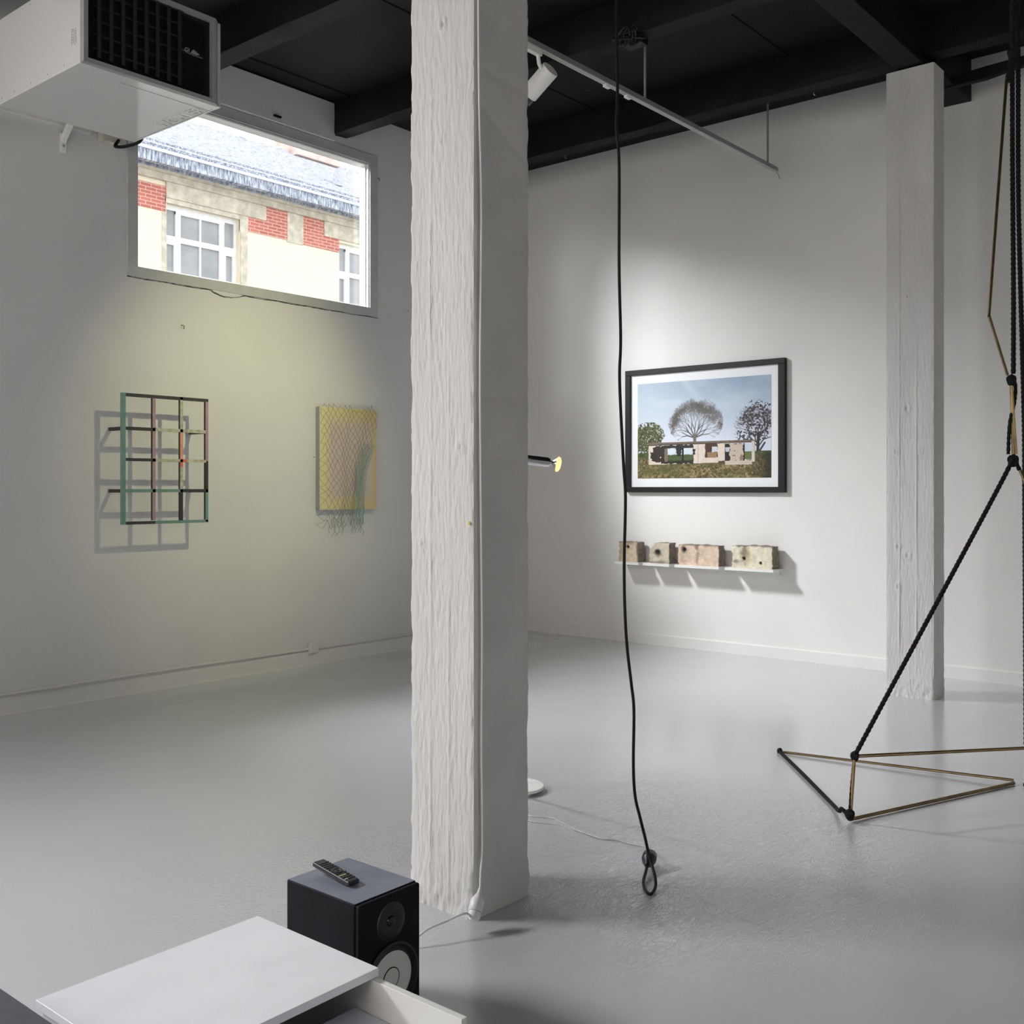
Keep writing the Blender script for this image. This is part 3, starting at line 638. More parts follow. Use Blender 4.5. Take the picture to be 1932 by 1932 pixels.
# ruined shed
def rect(x0, y0, x1, y1, c, jag=0.0, nz=0.05):
    a = toUV(x0, y0); b_ = toUV(x1, y1); jn = jag*(vnoise(v*60, u*0, int(x0)) - .5); jm = jag*(vnoise(u*60, v*0, int(y0))-.5)
    mk = (u > a[0]+jn) & (u < b_[0]-jn) & (v > a[1]+jm) & (v < b_[1]-jm); base = C_(c)*(1+nz*2*(fbm(u*40, v*40, int(x0)+3)-.47))[..., None]; img[mk] = np.clip(base, 0, 1)[mk]
wallc = [214, 200, 186]; 
for seg in range(12):
    xa0 = 425+seg*85; xb0 = xa0+86; yt = 1015-seg*3.3; rect(xa0, yt, xb0, 1203-seg*3.0, wallc if xa0 < 1340 else [150, 150, 150], 0, .06)
rect(1345, 985, 1415, 1150, [196, 206, 220], .0); rect(1345, 1075, 1415, 1150, [96, 104, 60], .0)
rect(480, 1028, 545, 1180, [52, 44, 36], .03); rect(545, 1022, 850, 1190, [44, 42, 34], .012)
rect(600, 1048, 700, 1110, [205, 214, 224], .004); rect(735, 1045, 850, 1110, [205, 214, 224], .004); rect(600, 1110, 850, 1160, [74, 88, 48], .006)
rect(575, 1050, 606, 1175, [120, 104, 88], .003); rect(690, 1030, 735, 1120, [40, 38, 32], .01); rect(742, 1040, 760, 1170, [34, 32, 28])
rect(850, 1050, 866, 1110, [34, 40, 26], .01); rect(445, 1085, 500, 1170, [40, 44, 28], .02)
rect(965, 1005, 1085, 1132, [70, 50, 34], .006); rect(1030, 1030, 1083, 1080, [198, 206, 216], .004); rect(985, 1085, 1080, 1130, [148, 116, 84], .006)
rect(1155, 1002, 1345, 1165, [30, 26, 22]); rect(1202, 1005, 1330, 1163, [190, 176, 160], .012); rect(1300, 1100, 1330, 1163, [140, 120, 104], .01); rect(1160, 1035, 1200, 1080, [180, 190, 200], .004)
for q in ((1250, 1070), (1235, 1115), (1250, 1115)): rect(q[0]-5, q[1]-5, q[0]+5, q[1]+5, [40, 34, 30])
rect(1155, 1165, 1420, 1200, [196, 184, 168], .004); rect(1090, 1165, 1155, 1192, [80, 66, 50], .01)
for seg in range(12): xa0 = 420+seg*86; rect(xa0, 998-seg*3.3, xa0+88, 1016-seg*3.3, [112, 98, 84], 0, .15); rect(xa0, 1016-seg*3.3, xa0+88, 1022-seg*3.3, [60, 52, 44])
rect(1415, 975, 1440, 1172, [206, 196, 184]); rect(895, 1003, 900, 1180, [170, 158, 146])
img = np.clip(img, 0, 1)
P = np.zeros((PW, PH, 3)); P[..., 1] = 5.802+(4.345-5.802)*u; P[..., 0] = 8.8915; P[..., 2] = 2.610+(1.658-2.610)*v
grid_mesh('photo_print', P, vcol_mat('photo_paper', .5, spec=.3), lin(img), fr, smooth=False, org=(XR, 5.07, 1.522))

# ------------------------------------------------------------------ shelves with concrete blocks
M_BLOCK = vcol_mat('weathered_concrete', .9, bump=.5, bscale=70, spec=.1)
def shelf(y0, y1, label):
    t = thing('wall_shelf', label, 'shelf', (XR, (y0+y1)/2, .80), 'small white shelves under the framed photograph')
    MB().box(8.718, XR, y0, y1, .801, .826).build('board', M_WHITE, t, bevel=.0015)
    MB().box(XR-.012, XR-.001, y0+.03, y1-.03, .765, .801).build('wall_bracket', M_WHITE, t)
shelf(5.68, 5.965, 'leftmost small white wall shelf, half crossed by the hanging black cable'); shelf(5.33, 5.628, 'second small white wall shelf from the left, under the cut-corner block')
shelf(4.792, 5.272, 'third white wall shelf from the left, under the long pinkish block'); shelf(4.243, 4.732, 'rightmost white wall shelf, under the block with two holes')
def block(y0, y1, h, dep, label, colr, seed, holes, stains, cut=None, tilt=None, x0=8.752):
    W_ = y1-y0; nu, nv = int(W_/.0045), int(h/.0045); t = thing('concrete_block', label, 'concrete block', (x0+dep/2, (y0+y1)/2, .8265), 'concrete fragments on the white shelves')
    U, V = np.meshgrid(np.linspace(0, 1, nu), np.linspace(0, 1, nv), indexing='ij')     # u from right (low y) to left
    y = y0+W_*U; z = h*V
    wob = lambda s, a: a*(vnoise(V*6, V*0, s)-.5)+a*.5*(vnoise(V*18, V*0, s+5)-.5)
    y = y0+(W_)*U+wob(seed, .010)*(1-U)+wob(seed+2, .022)*U; tt = vnoise(U*7, U*0, seed+4)-.5; z = z+V*.010*tt
    if cut: 
        zc = h*(1-cut[1]*np.clip((U-(1-cut[0]))/cut[0], 0, 1)); z = z*zc/h
    x = x0+.006*(fbm(U*W_*40, V*h*40, seed+9)-.45)+.010*np.clip(.06-np.minimum(np.minimum(U*W_, (1-U)*W_), np.minimum(V*h, (1-V)*h))*4, 0, 1)**1*4*.25
    n0 = fbm(U*W_*30, V*h*30, seed+15); n1 = fbm(U*W_*9, V*h*9, seed+21); c = lin(C_(colr))[None, None]*(.70+.55*n0+.25*n1)[..., None]
    for (hu, hv, r, dep_h) in holes:
        rr = np.sqrt(((U-hu)*W_)**2+((V-hv)*h)**2)*(1+.5*(fbm(U*W_*60, V*h*60, seed+33)-.47)); x = x+dep_h*np.exp(-(rr/(r*.75))**4)
        k = np.clip(1.5-rr/r, 0, 1)[..., None]; c = c*(1-k)+lin(C_([92, 86, 78]))*k*(.4+n0[..., None]); k = np.clip(1.3-rr/(r*.45), 0, 1)[..., None]; c = c*(1-k)+.006*k
    for (su, sv, rx, rz, amt, sc) in stains:
        rr = np.sqrt(((U-su)*W_/rx)**2+((V-sv)*h/rz)**2)+.9*(n0-.47); k = (np.clip(1.2-rr, 0, 1)*amt)[..., None]; c = c*(1-k)+lin(C_(sc))*k
    P = np.stack([x, y, z+.8265], -1); org = (x0+dep/2, (y0+y1)/2, .8265)
    # wrap sides: front grid + side strips in one grid is not possible; build a closed hull from the border
    nA, nB = P.shape[:2]; verts = P.reshape(-1, 3).tolist(); cl = c.reshape(-1, 3).tolist(); idx = np.arange(nA*nB).reshape(nA, nB)
    faces = np.stack([idx[:-1, :-1], idx[:-1, 1:], idx[1:, 1:], idx[1:, :-1]], -1).reshape(-1, 4).tolist()
    loop = list(idx[:, 0])+list(idx[-1, 1:])+list(idx[-2::-1, -1])+list(idx[0, -2:0:-1]); prev = loop; side = lin(C_([150, 140, 126]))
    for k in range(1, 9):
        cur = []
        for q, a in enumerate(loop):
            p = verts[a]; n_ = float(vnoise(np.array(q*.21), np.array(k*.7), seed+50)); s_ = .004*(n_-.5)
            cur.append(len(verts)); verts.append([x0+.004+dep*k/8+ (tilt or 0)*0, p[1]+s_, max(p[2]+(s_ if p[2] > .84 else 0), .8266)]); cl.append((side*(.55+.6*n_)).tolist())
        for q in range(len(loop)): r_ = (q+1) % len(loop); faces.append([prev[q], prev[r_], cur[r_], cur[q]])
        prev = cur
    faces.append(prev[::-1])
    me = D.meshes.new('block_body'); me.from_pydata([list(np.array(p)-np.array(org)) for p in verts], [], faces); me.materials.append(M_BLOCK)
    ca = me.color_attributes.new('Col', 'FLOAT_COLOR', 'POINT'); c4 = np.ones((len(verts), 4), np.float32); c4[:, :3] = np.array(cl); ca.data.foreach_set('color', c4.ravel())
    bm = bmesh.new(); bm.from_mesh(me); bmesh.ops.recalc_face_normals(bm, faces=bm.faces); bm.to_mesh(me); bm.free()
    me.polygons.foreach_set('use_smooth', [True]*len(me.polygons)); me.set_sharp_from_angle(angle=math.radians(35))
    o = D.objects.new('block_body', me); COL.objects.link(o); o.parent = t
    return t
block(5.715, 5.935, .197, .125, 'small brownish concrete fragment on the leftmost shelf with one dark hole near its top', [196, 180, 156], 3, [(.52, .76, .019, .02)],
      [(.95, .5, .05, .2, .6, [150, 128, 104]), (.5, .98, .2, .02, .6, [120, 96, 72]), (.02, .5, .015, .12, .7, [110, 92, 72])])
block(5.352, 5.572, .203, .120, 'small grey concrete block with a cut-off top corner and one bullet hole', [196, 186, 166], 17, [(.57, .53, .034, .022)],
      [(.5, .06, .16, .018, .6, [84, 78, 70]), (.5, .5, .05, .05, .4, [90, 84, 78])], cut=(.28, .35))
block(4.815, 5.245, .197, .115, 'long pinkish concrete block with a pitted hole at its upper left', [208, 186, 166], 29, [(.86, .74, .030, .018)],
      [(.52, .9, .035, .05, .6, [110, 92, 78]), (.52, .45, .02, .10, .55, [120, 98, 82]), (.55, .99, .3, .012, .7, [96, 78, 66]), (.9, .3, .04, .05, .4, [150, 126, 104])])
block(4.272, 4.668, .208, .120, 'long yellowish concrete block with two holes and black soot on the rightmost shelf', [214, 206, 184], 41, [(.70, .43, .017, .025), (.28, .25, .014, .02)],
      [(.68, .68, .055, .09, .75, [78, 74, 62]), (.88, .3, .05, .02, .7, [100, 98, 84]), (.58, .5, .05, .1, .45, [196, 176, 120]), (.5, .99, .35, .010, .7, [80, 74, 64])])

# ------------------------------------------------------------------ lighting track with spotlight
tr = thing('lighting_track', 'long grey lighting track hanging on rods across the far bay', 'lighting track', (5.4, 4.155, 4.36))
m = MB(); m.box(2.2, 8.60, 4.137, 4.173, 4.362, 4.398); m.build('rail', M_ALU, tr)
m = MB()
for y in (4.138, 4.152, 4.166): m.box(2.2, 8.58, y-.0025, y+.0025, 4.355, 4.3625)
m.build('rail_lip', M_ALU2, tr)
for x, z1 in ((4.05, ZC), (6.465, ZC), (8.43, ZC)): MB().tube([(x, 4.155, 4.398), (x, 4.155, z1)], .009, 10).build('hanging_rod', M_ALU, tr, smooth=True)
for x in (5.98, 6.24): MB().box(x-.03, x+.03, 4.140, 4.170, 4.338, 4.357).build('track_adaptor', M_CABLEW, tr, bevel=.003)
MB().tube([(8.60, 4.155, 4.36), (8.64, 4.15, 4.34), (8.63, 4.14, 4.31)], .004, 6).build('end_wire', M_ALU, tr)
sp = thing('spotlight', 'white cylindrical track spotlight with black snoot aimed at the left wall', 'spotlight', (5.2, 4.155, 4.355))
LP = Vector((5.305, 4.165, 4.225)); AIM = Vector((5.28, 7.33, 2.12)); ad = (AIM-LP).normalized()
MB().box(5.08, 5.24, 4.138, 4.172, 4.318, 4.355).build('adaptor', M_CABLEW, sp, bevel=.004)
MB().tube([(5.215, 4.155, 4.32), (5.225, 4.155, 4.27), (5.27, 4.16, 4.235)], .013, 10).build('stem', M_CABLEW, sp, smooth=True)
MB().lathe([(0, -.05), (.058, -.05), (.060, -.046), (.060, .165), (.052, .167), (.0, .160)], LP, ad, 40).build('housing', M_WHITE, sp, smooth=True)
MB().lathe([(.048, .160), (.052, .160), (.052, .215), (.048, .215), (.048, .160)], LP, ad, 32).build('snoot', M_BLKPL, sp, smooth=True)
def spot(name, loc, target, power, col, size, blend, radius):
    l = D.lights.new(name, 'SPOT'); l.energy = power; l.color = col; l.spot_size = math.radians(size); l.spot_blend = blend; l.shadow_soft_size = radius
    o = D.objects.new(name, l); COL.objects.link(o); o.location = loc; look(o, target); return o
spot('spotlight_beam', LP+ad*.225, AIM, 245, (1.0, .98, .55), 56, 1.0, .022)
# second spotlight further along, mostly behind the foreground pillar
sp2 = thing('spotlight', 'dark grey spotlight head just showing below the white one beside the pillar', 'spotlight', (5.2, 4.6, 4.2))
MB().lathe([(0, 0), (.04, 0), (.046, .10), (.040, .10), (0, .06)], (5.12, 4.33, 4.10), (.10, .35, -.9), 28).build('head', mat('dark_grey_metal', (.05, .05, .052), rough=.5), sp2, smooth=True)
MB().tube([(5.10, 4.165, 4.34), (5.10, 4.25, 4.2), (5.12, 4.33, 4.11)], .009, 8).build('arm', M_BLKPL, sp2, smooth=True)
for (x, y, lab) in [(8.0, 6.04, 'small screw hook in the dark beam near the room corner'), (8.0, 3.54, 'small screw hook in the dark beam left of the far pillar')]:
    m = MB(); m.tube([(x, y, 4.768), (x, y, 4.745)], .003, 6); m.tube([(x+.013*math.cos(a), y+.006*math.sin(a), 4.731+.013*math.sin(a)) for a in np.linspace(1.2, 6.6, 14)], .0025, 6)
    tag(m.build('screw_hook', M_CHROME), lab, 'hook')
# cable tangle fixed under the beam, and the sagging band beside the far pillar
m = MB()
for k in range(7):
    a = random.uniform(0, 6.28); pts = [(6.12+random.uniform(-.12, .14), 4.12+random.uniform(-.16, .16), 4.755-.05*random.random()) for _ in range(5)]; m.tube(smooth_pts(pts, 5), .007, 6)
m.box(6.22, 6.34, 4.05, 4.20, 4.72, 4.766)
tag(m.build('cable_tangle', M_RUBBER), 'black tangle of cables fixed under the dark beam near the hanging cable', 'cables')
m = MB(); ys = [2.70, 2.53, 2.37, 2.22, 2.10, 1.7, 1.2]; lo = [4.700, 4.703, 4.705, 4.725, 4.735, 4.76, 4.80]; hi = [4.75, 4.785, 4.795, 4.80, 4.805, 4.84, 4.88]
for i in range(6): 
    i0 = len(m.v); m.v += [(8.47, ys[i], lo[i]), (8.47, ys[i+1], lo[i+1]), (8.47, ys[i+1], hi[i+1]), (8.47, ys[i], hi[i]), (8.53, ys[i], lo[i]), (8.53, ys[i+1], lo[i+1]), (8.53, ys[i+1], hi[i+1]), (8.53, ys[i], hi[i])]
    for f in ((0,1,2,3),(7,6,5,4),(0,4,5,1),(3,2,6,7),(0,3,7,4),(1,5,6,2)): m.f.append(tuple(i0+q for q in f)); m.mi.append(0)
tag(m.build('cable_tray', M_BLACK), 'sagging black strip below the ceiling right of the far pillar', 'cable tray')

# ------------------------------------------------------------------ hanging black cable with socket
t = thing('hanging_cable', 'long black cable hanging from the ceiling to a loop on the floor', 'cable', (3.49, 2.37, 0))
pts = [(3.47, 2.38, 4.95), (3.485, 2.378, 4.2), (3.488, 2.377, 3.522), (3.491, 2.374, 3.16), (3.488, 2.377, 3.011), (3.495, 2.369, 2.862), (3.495, 2.369, 2.457), (3.499, 2.364, 2.159), (3.496, 2.367, 1.989), (3.506, 2.356, 1.67), (3.511, 2.349, 1.521), (3.508, 2.353, 1.265), (3.51, 2.351, 1.074), (3.515, 2.344, .925), (3.526, 2.331, .776), (3.533, 2.323, .669), (3.532, 2.325, .456), (3.536, 2.32, .329), (3.548, 2.305, .243), (3.562, 2.289, .158), (3.570, 2.279, .100),
       (3.555, 2.255, .066), (3.502, 2.204, .036), (3.46, 2.177, .014), (3.407, 2.165, .007), (3.435, 2.207, .007), (3.49, 2.25, .012), (3.56, 2.284, .022), (3.605, 2.306, .030)]
MB().tube(smooth_pts(pts, 7), .0062, 10).build('flex', M_RUBBER, t, smooth=True)
a = Vector((3.60, 2.304, .030)); d_ = Vector((.10, .045, .018)).normalized()
MB().lathe([(0, 0), (.010, 0), (.014, .012), (.026, .034), (.028, .052), (0, .052)], a, d_, 28).build('socket', M_BLKPL, t, smooth=True)
MB().lathe([(0, .054), (.030, .054), (.030, .082), (.026, .088), (0, .088)], a, d_, 28).build('socket_collar', mat('dark_grey_plastic', (.04, .04, .042), rough=.4), t, smooth=True)
# thin clear flex from the lamp to the socket
t = thing('lamp_flex', 'thin clear twin flex trailing across the floor from the lamp to the black socket', 'cable', (3.85, 2.7, 0))
cf = [(3.818, 2.448, .02), (3.85, 2.534, .004), (3.851, 2.619, .004), (3.825, 2.672, .004), (3.834, 2.795, .004), (3.877, 2.942, .004), (3.904, 3.032, .004), (3.865, 3.128, .004), (3.90, 3.25, .004), (3.98, 3.35, .004), (4.03, 3.42, .012)]
q0 = a+d_*.088
MB().tube(smooth_pts([q0]+cf, 6), .0028, 6).build('flex', M_CLEAR, t, smooth=True)
cf2 = [(3.815, 2.45, .018), (3.842, 2.54, .004), (3.842, 2.625, .004), (3.815, 2.68, .004), (3.83, 2.80, .004), (3.85, 2.93, .004), (3.827, 3.002, .004), (3.803, 3.079, .004), (3.83, 3.22, .004), (3.95, 3.38, .004), (4.02, 3.44, .012)]
MB().tube(smooth_pts([q0]+cf2, 6), .0024, 6).build('flex', M_CLEAR, t, smooth=True)

# ------------------------------------------------------------------ floor lamp behind the pillar
lp = thing('floor_lamp', 'floor lamp behind the pillar with white disc base, chrome head and lit reflector bulb', 'lamp', (4.154, 3.45, 0))
MB().lathe([(0, .012), (.13, .012), (.139, .015), (.141, .022), (.138, .029), (.10, .032), (0, .032)], (4.154, 3.45, 0), (0, 0, 1), 56).build('base', M_WHITE, lp, smooth=True)
for k in range(3):
    x = 4.154+.11*math.cos(k*2.1-1.9); y = 3.45+.11*math.sin(k*2.1-1.9); MB().lathe([(0, 0), (.010, 0), (.010, .014), (0, .014)], (x, y, 0), (0, 0, 1), 12).build('foot', M_CLEAR, lp)
MB().tube([(4.11, 3.50, .03), (4.11, 3.50, 1.74)], .010, 14).build('pole', M_CHROME, lp, smooth=True)
hd = (Vector((4.258, 3.327, 1.695))-Vector((4.11, 3.50, 1.722))); hl = hd.length; hd.normalize()
MB().lathe([(0, -.03), (.024, -.03), (.0255, -.025), (.0255, hl), (.022, hl+.001), (.022, hl+.010), (0, hl+.010)], (4.11, 3.50, 1.722), hd, 32).build('head', M_CHROME, lp, smooth=True)
bp_ = Vector((4.11, 3.50, 1.722))+hd*(hl+.008); bd = Vector((.05, -.088, -.022)).normalized()
MB().lathe([(.011, 0), (.011, .012), (.020, .020), (.039, .040)], bp_, bd, 28).build('bulb_neck', M_CHROME, lp, smooth=True)
MB().lathe([(.039, .040), (.040, .043), (.036, .052), (.024, .058), (0, .061)], bp_, bd, 28).build('bulb_face', mat('glowing_gold_bulb', (.8, .5, .2), rough=.2, emit=(1.0, .62, .24), estr=1.25), lp, smooth=True)
spot('floor_lamp_beam', bp_+bd*.07, bp_+bd*2, 5, (1, .72, .42), 120, 1.0, .03)

# ------------------------------------------------------------------ loudspeaker and remote
M_SPK = mat('black_vinyl_cabinet', (.009, .0095, .013), rough=.6, spec=.12, var=.2, vscale=14)
spk = thing('loudspeaker', 'black studio loudspeaker standing on the floor in front of the pillar', 'loudspeaker', (2.087, 2.37, 0))
MB().box(1.966, 2.210, 2.225, 2.530, .004, .390).build('cabinet', M_SPK, spk, bevel=.006, segs=3)
MB().box(1.970, 2.206, 2.228, 2.526, .3895, .3902).build('top_panel', mat('dusty_sheen_top', (.20, .215, .27), rough=.45, var=.2, vscale=9), spk)  # dust tone, lightened and blued to carry the window's sheen in its colour
MB().box(1.968, 2.208, 2.208, 2.226, .006, .388).build('baffle', M_SPK, spk, bevel=.006)
cx, cz = 2.090, .145; ax_ = (0, -1, 0)
MB().lathe([(.105, 0), (.104, .008), (.098, .010), (.094, .006), (.090, .001), (.080, .006), (.077, .002)], (cx, 2.209, cz), ax_, 48).build('woofer_surround', mat('black_rubber_surround', (.008, .008, .009), rough=.55), spk, smooth=True)
wf = MB().lathe([(.078, .004), (.050, .0025), (.032, .0015)], (cx, 2.209, cz), ax_, 48).build('woofer_cone', mat('white_paper_cone', (.62, .63, .60), rough=.6), spk, smooth=True)
MB().lathe([(.030, .0025), (.020, .007), (.0, .010)], (cx, 2.209, cz), ax_, 32).build('dust_cap', mat('white_paper_cone', (.62, .63, .60)), wf, smooth=True)
MB().lathe([(.032, .0025), (.0295, .0025)], (cx, 2.2085, cz), ax_, 32).build('cap_ring', M_GROOVE, wf)
MB().lathe([(.055, .001), (.050, .003), (.03, .0015), (.016, .001), (.014, .005), (0, .007)], (cx, 2.209, .310), ax_, 40).build('tweeter', mat('tweeter_black', (.006, .006, .008), rough=.3), spk, smooth=True)
MB().box(2.083, 2.087, 2.395, 2.435, .3898, .3914).build('top_mark', M_GROOVE, spk)
rm = thing('remote_control', 'black remote control lying tilted on top of the loudspeaker', 'remote control', (2.07, 2.42, .392))
e1 = Vector((2.066, 2.507, .420)); e2 = Vector((2.058, 2.330, .401)); u1 = (e2-e1).normalized()
sd = Vector((1, .04, 0)).normalized(); sd = (sd-u1*sd.dot(u1)).normalized(); up = sd.cross(u1); up = up if up.z > 0 else -up
Mx = Matrix((sd, u1, up)).transposed().to_4x4(); Mx.translation = (e1+e2)/2-Vector(rm['_o']); hw, hlg = .0215, .088
def rpart(mb, name, m, bev=0, sm=False):
    o = mb.build(name, m, rm, bevel=bev, smooth=sm, org=rm['_o']); 
    for vtx in o.data.vertices: vtx.co = Mx @ (Vector(vtx.co)+Vector(rm['_o']))
    return o
rpart(MB().box(-hw, hw, -hlg, hlg, -.009, .006), 'case', mat('remote_black', (.028, .028, .032), rough=.4), .005)
M_BTN = mat('remote_button', (.010, .010, .012), rough=.3)
for k in range(4):
    for x in (-.013, 0, .013): rpart(MB().box(x-.0055, x+.0055, -.062+k*.012, -.057+k*.012, .006, .0075), 'button', M_BTN)
rpart(MB().lathe([(.017, .006), (.0165, .0085), (.010, .0085), (.009, .007), (.007, .007), (.006, .0085), (0, .0085)], (0, .006, 0), (0, 0, 1), 28), 'navigation_ring', M_BTN, sm=True)
for x, y in ((-.016, -.012), (.016, -.012), (-.016, .025), (.016, .025)): rpart(MB().box(x-.003, x+.003, y-.003, y+.003, .006, .0078), 'button', M_BTN)
for k in range(3):
    for q, x in enumerate((-.013, 0, .013)):
        mm_ = mat('lime_button', (.42, .45, .22)) if (k == 0 and q < 2) else (mat('pale_button', (.4, .4, .42)) if (k == 2 and q == 0) else M_BTN)
        rpart(MB().box(x-.0055, x+.0055, .038+k*.013, .043+k*.013, .006, .0075), 'button', mm_)
rpart(MB().box(-.018, .018, .02, .075, -.0120, -.0085), 'battery_cover', mat('remote_black', (.028, .028, .032)))

# ------------------------------------------------------------------ low white open box, its lid board, slate table
M_BOARD = mat('white_laminate', (.88, .88, .93), rough=.30, var=.03, vscale=9)
bx = thing('display_plinth', 'low open white box standing in front of the loudspeaker, half covered by a board', 'plinth', (1.4, 1.9, 0))
MB().box(1.680, 1.698, 1.552, 2.296, 0, .399).build('side_panel', M_WHITE, bx, bevel=.0012)
MB().box(1.112, 1.130, 1.552, 2.296, 0, .399).build('side_panel', M_WHITE, bx, bevel=.0012)
MB().box(1.130, 1.680, 2.278, 2.296, 0, .399).build('back_panel', M_WHITE, bx, bevel=.0012)
MB().box(1.130, 1.680, 1.552, 1.570, 0, .28).build('front_panel', M_WHITE, bx, bevel=.0012)
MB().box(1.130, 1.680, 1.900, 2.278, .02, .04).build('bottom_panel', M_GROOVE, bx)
o = MB().box(1.104, 1.702, 1.840, 2.312, .4005, .4205).build('cover_board', M_BOARD, bevel=.0015)
tag(o, 'white rectangular board lying across the low open box in front', 'board')
o = MB().box(1.132, 1.678, 1.575, 1.897, .296, .318).build('inset_panel', mat('pale_lavender_sheet', (.74, .79, .92), rough=.3, var=.08, vscale=9), bevel=.002)
tag(o, 'pale blue-lavender sheet lying inside the open box at the bottom edge', 'panel')
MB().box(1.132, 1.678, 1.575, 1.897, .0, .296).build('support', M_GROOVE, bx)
tb = thing('low_table', 'dark slate-grey low table cut off at the lower left corner', 'table', (.6, 1.9, 0))
MB().box(.20, 1.050, 1.3, 2.62, .425, .450).build('table_top', mat('slate_grey_top', (.085, .09, .11), rough=.5, var=.1, vscale=20), tb, bevel=.002)
for x in (.24, .99):
    for y in (1.34, 2.56): MB().box(x, x+.03, y, y+.03, 0, .425).build('leg', M_BLKPL, tb)

# ------------------------------------------------------------------ brass tube and rope mobile on the right
rp = thing('rope_mobile', 'hanging mobile of brass tubes tied with knotted black rope, at the right edge', 'sculpture', (5.58, 1.43, 1.7))
def rope(pts, r=.0115, par=rp, name='rope', k=5):
    P_ = smooth_pts(pts, k); out = []; acc = 0
    # resample
    Q = [P_[0]]
    for p in P_[1:]:
        d0 = (p-Q[-1]).length; n_ = max(1, int(d0/.008)); s0 = Q[-1].copy()
        for i in range(n_): Q.append(s0.lerp(p, (i+1)/n_))
    R_ = [r*(1+.14*math.sin(i*2.1)) for i in range(len(Q))]
    return MB().tube(Q, R_, 8).build(name, M_ROPE, par, smooth=True)
def knot(c, r=.022, par=rp):
    m = MB(); c = Vector(c)
    for k in range(3):
        a0 = k*1.1; pts = [c+Vector((r*.75*math.cos(a)*math.cos(a0), r*.75*math.cos(a)*math.sin(a0), r*.8*math.sin(a)+.006*math.sin(2*a+k))) for a in np.linspace(0, 6.4, 18)]
        m.tube(pts, .0105, 7)
    return m.build('knot', M_ROPE, par, smooth=True)
def rod(a, b, par=rp, r=.0072): 
    m = MB(); m.tube([a, b], r, 14); return m.build('brass_tube', M_BRASS, par, smooth=True)
rope([(5.56, 1.44, 4.95), (5.575, 1.435, 4.3), (5.583, 1.434, 3.725)], name='rope'); rope([(5.60, 1.43, 4.95), (5.60, 1.43, 4.3), (5.587, 1.43, 3.831), (5.583, 1.434, 3.74)], .009)
rope([(5.583, 1.434, 3.70), (5.585, 1.434, 3.2), (5.587, 1.43, 2.565), (5.585, 1.43, 2.13)])
rope([(5.655, 1.43, 4.95), (5.655, 1.428, 4.2), (5.656, 1.426, 3.706), (5.71, 1.437, 2.961), (5.729, 1.417, 1.94), (5.735, 1.415, 1.5), (5.74, 1.41, .26)])
knot((5.583, 1.434, 3.725)); rope([(5.578, 1.438, 3.70), (5.566, 1.452, 3.58)], .013)
rod((5.565, 1.456, 3.60), (5.297, 1.465, 2.387)); rod((5.297, 1.465, 2.387), (5.562, 1.452, 2.125))
knot((5.578, 1.438, 2.10), .020); rope([(5.59, 1.43, 2.11), (5.605, 1.425, 2.06), (5.598, 1.43, 1.98), (5.578, 1.445, 1.88), (5.57, 1.45, 1.73)], .009)
rod((5.580, 1.438, 2.075), (5.597, 1.420, 1.730)); rod((5.584, 1.440, 2.075), (5.590, 1.432, 1.730))
knot((5.585, 1.432, 1.700), .024)
T_ = (4.835, 1.938, .292); rope([(5.578, 1.437, 1.69), (5.45, 1.52, 1.45), (4.845, 1.932, .31)])
rope([(5.595, 1.42, 1.69), (5.60, 1.405, 1.65)], .010); rod((5.60, 1.405, 1.655), (5.55, 1.16, 1.05))
# base triangle resting on the floor
KN = (4.761, 1.932, .012); TL_ = (5.735, 2.75, .009); TR_ = (5.912, 1.511, .010)
rod(KN, TR_, r=.0085); rod(TL_, (5.915, 1.513, .024)); rod((KN[0]+.01, KN[1], .02), T_, r=.008); rod(T_, (5.95, 1.20, .25), r=.0085)
rope([TL_, (5.40, 2.47, .012), (4.95, 2.10, .012), (4.80, 2.00, .030), (4.775, 1.975, .05), (4.765, 1.94, .03)], .0095)
rope([(4.765, 1.935, .03), (4.80, 1.940, .15), (4.838, 1.942, .28)], .006)
knot((4.757, 1.930, .036), .018); knot(T_, .015); knot((5.735, 2.75, .012), .009)
o = rope([(5.90, 1.46, .012), (5.96, 1.38, .012), (6.05, 1.30, .012)], .010, name='rope')

# ------------------------------------------------------------------ building across the street, seen through the window
FY = 20.0
M_CREAM = mat('cream_render', (.86, .78, .60), rough=.9, var=.03, vscale=2)
M_STONE = mat('weathered_stone', (.62, .56, .45), rough=.9, var=.22, vscale=6, bump=.3)
def brick_mat():
    m = D.materials.new('red_brickwork'); m.use_nodes = True; N, L = nt(m); b = N['Principled BSDF']; b.inputs['Roughness'].default_value = .9
    tc = N.new('ShaderNodeTexCoord'); mp = N.new('ShaderNodeMapping'); mp.inputs['Rotation'].default_value = (math.radians(90), 0, 0); L.new(tc.outputs['Object'], mp.inputs[0])
    br = N.new('ShaderNodeTexBrick'); L.new(mp.outputs[0], br.inputs['Vector']); br.inputs['Scale'].default_value = 1.0
    br.inputs['Brick Width'].default_value = .25; br.inputs['Row Height'].default_value = .076; br.inputs['Mortar Size'].default_value = .008
    br.inputs['Color1'].default_value = (.62, .20, .15, 1); br.inputs['Color2'].default_value = (.50, .15, .12, 1); br.inputs['Mortar'].default_value = (.70, .52, .42, 1)
    L.new(br.outputs[0], b.inputs['Base Color']); return m
M_BRICK = brick_mat()
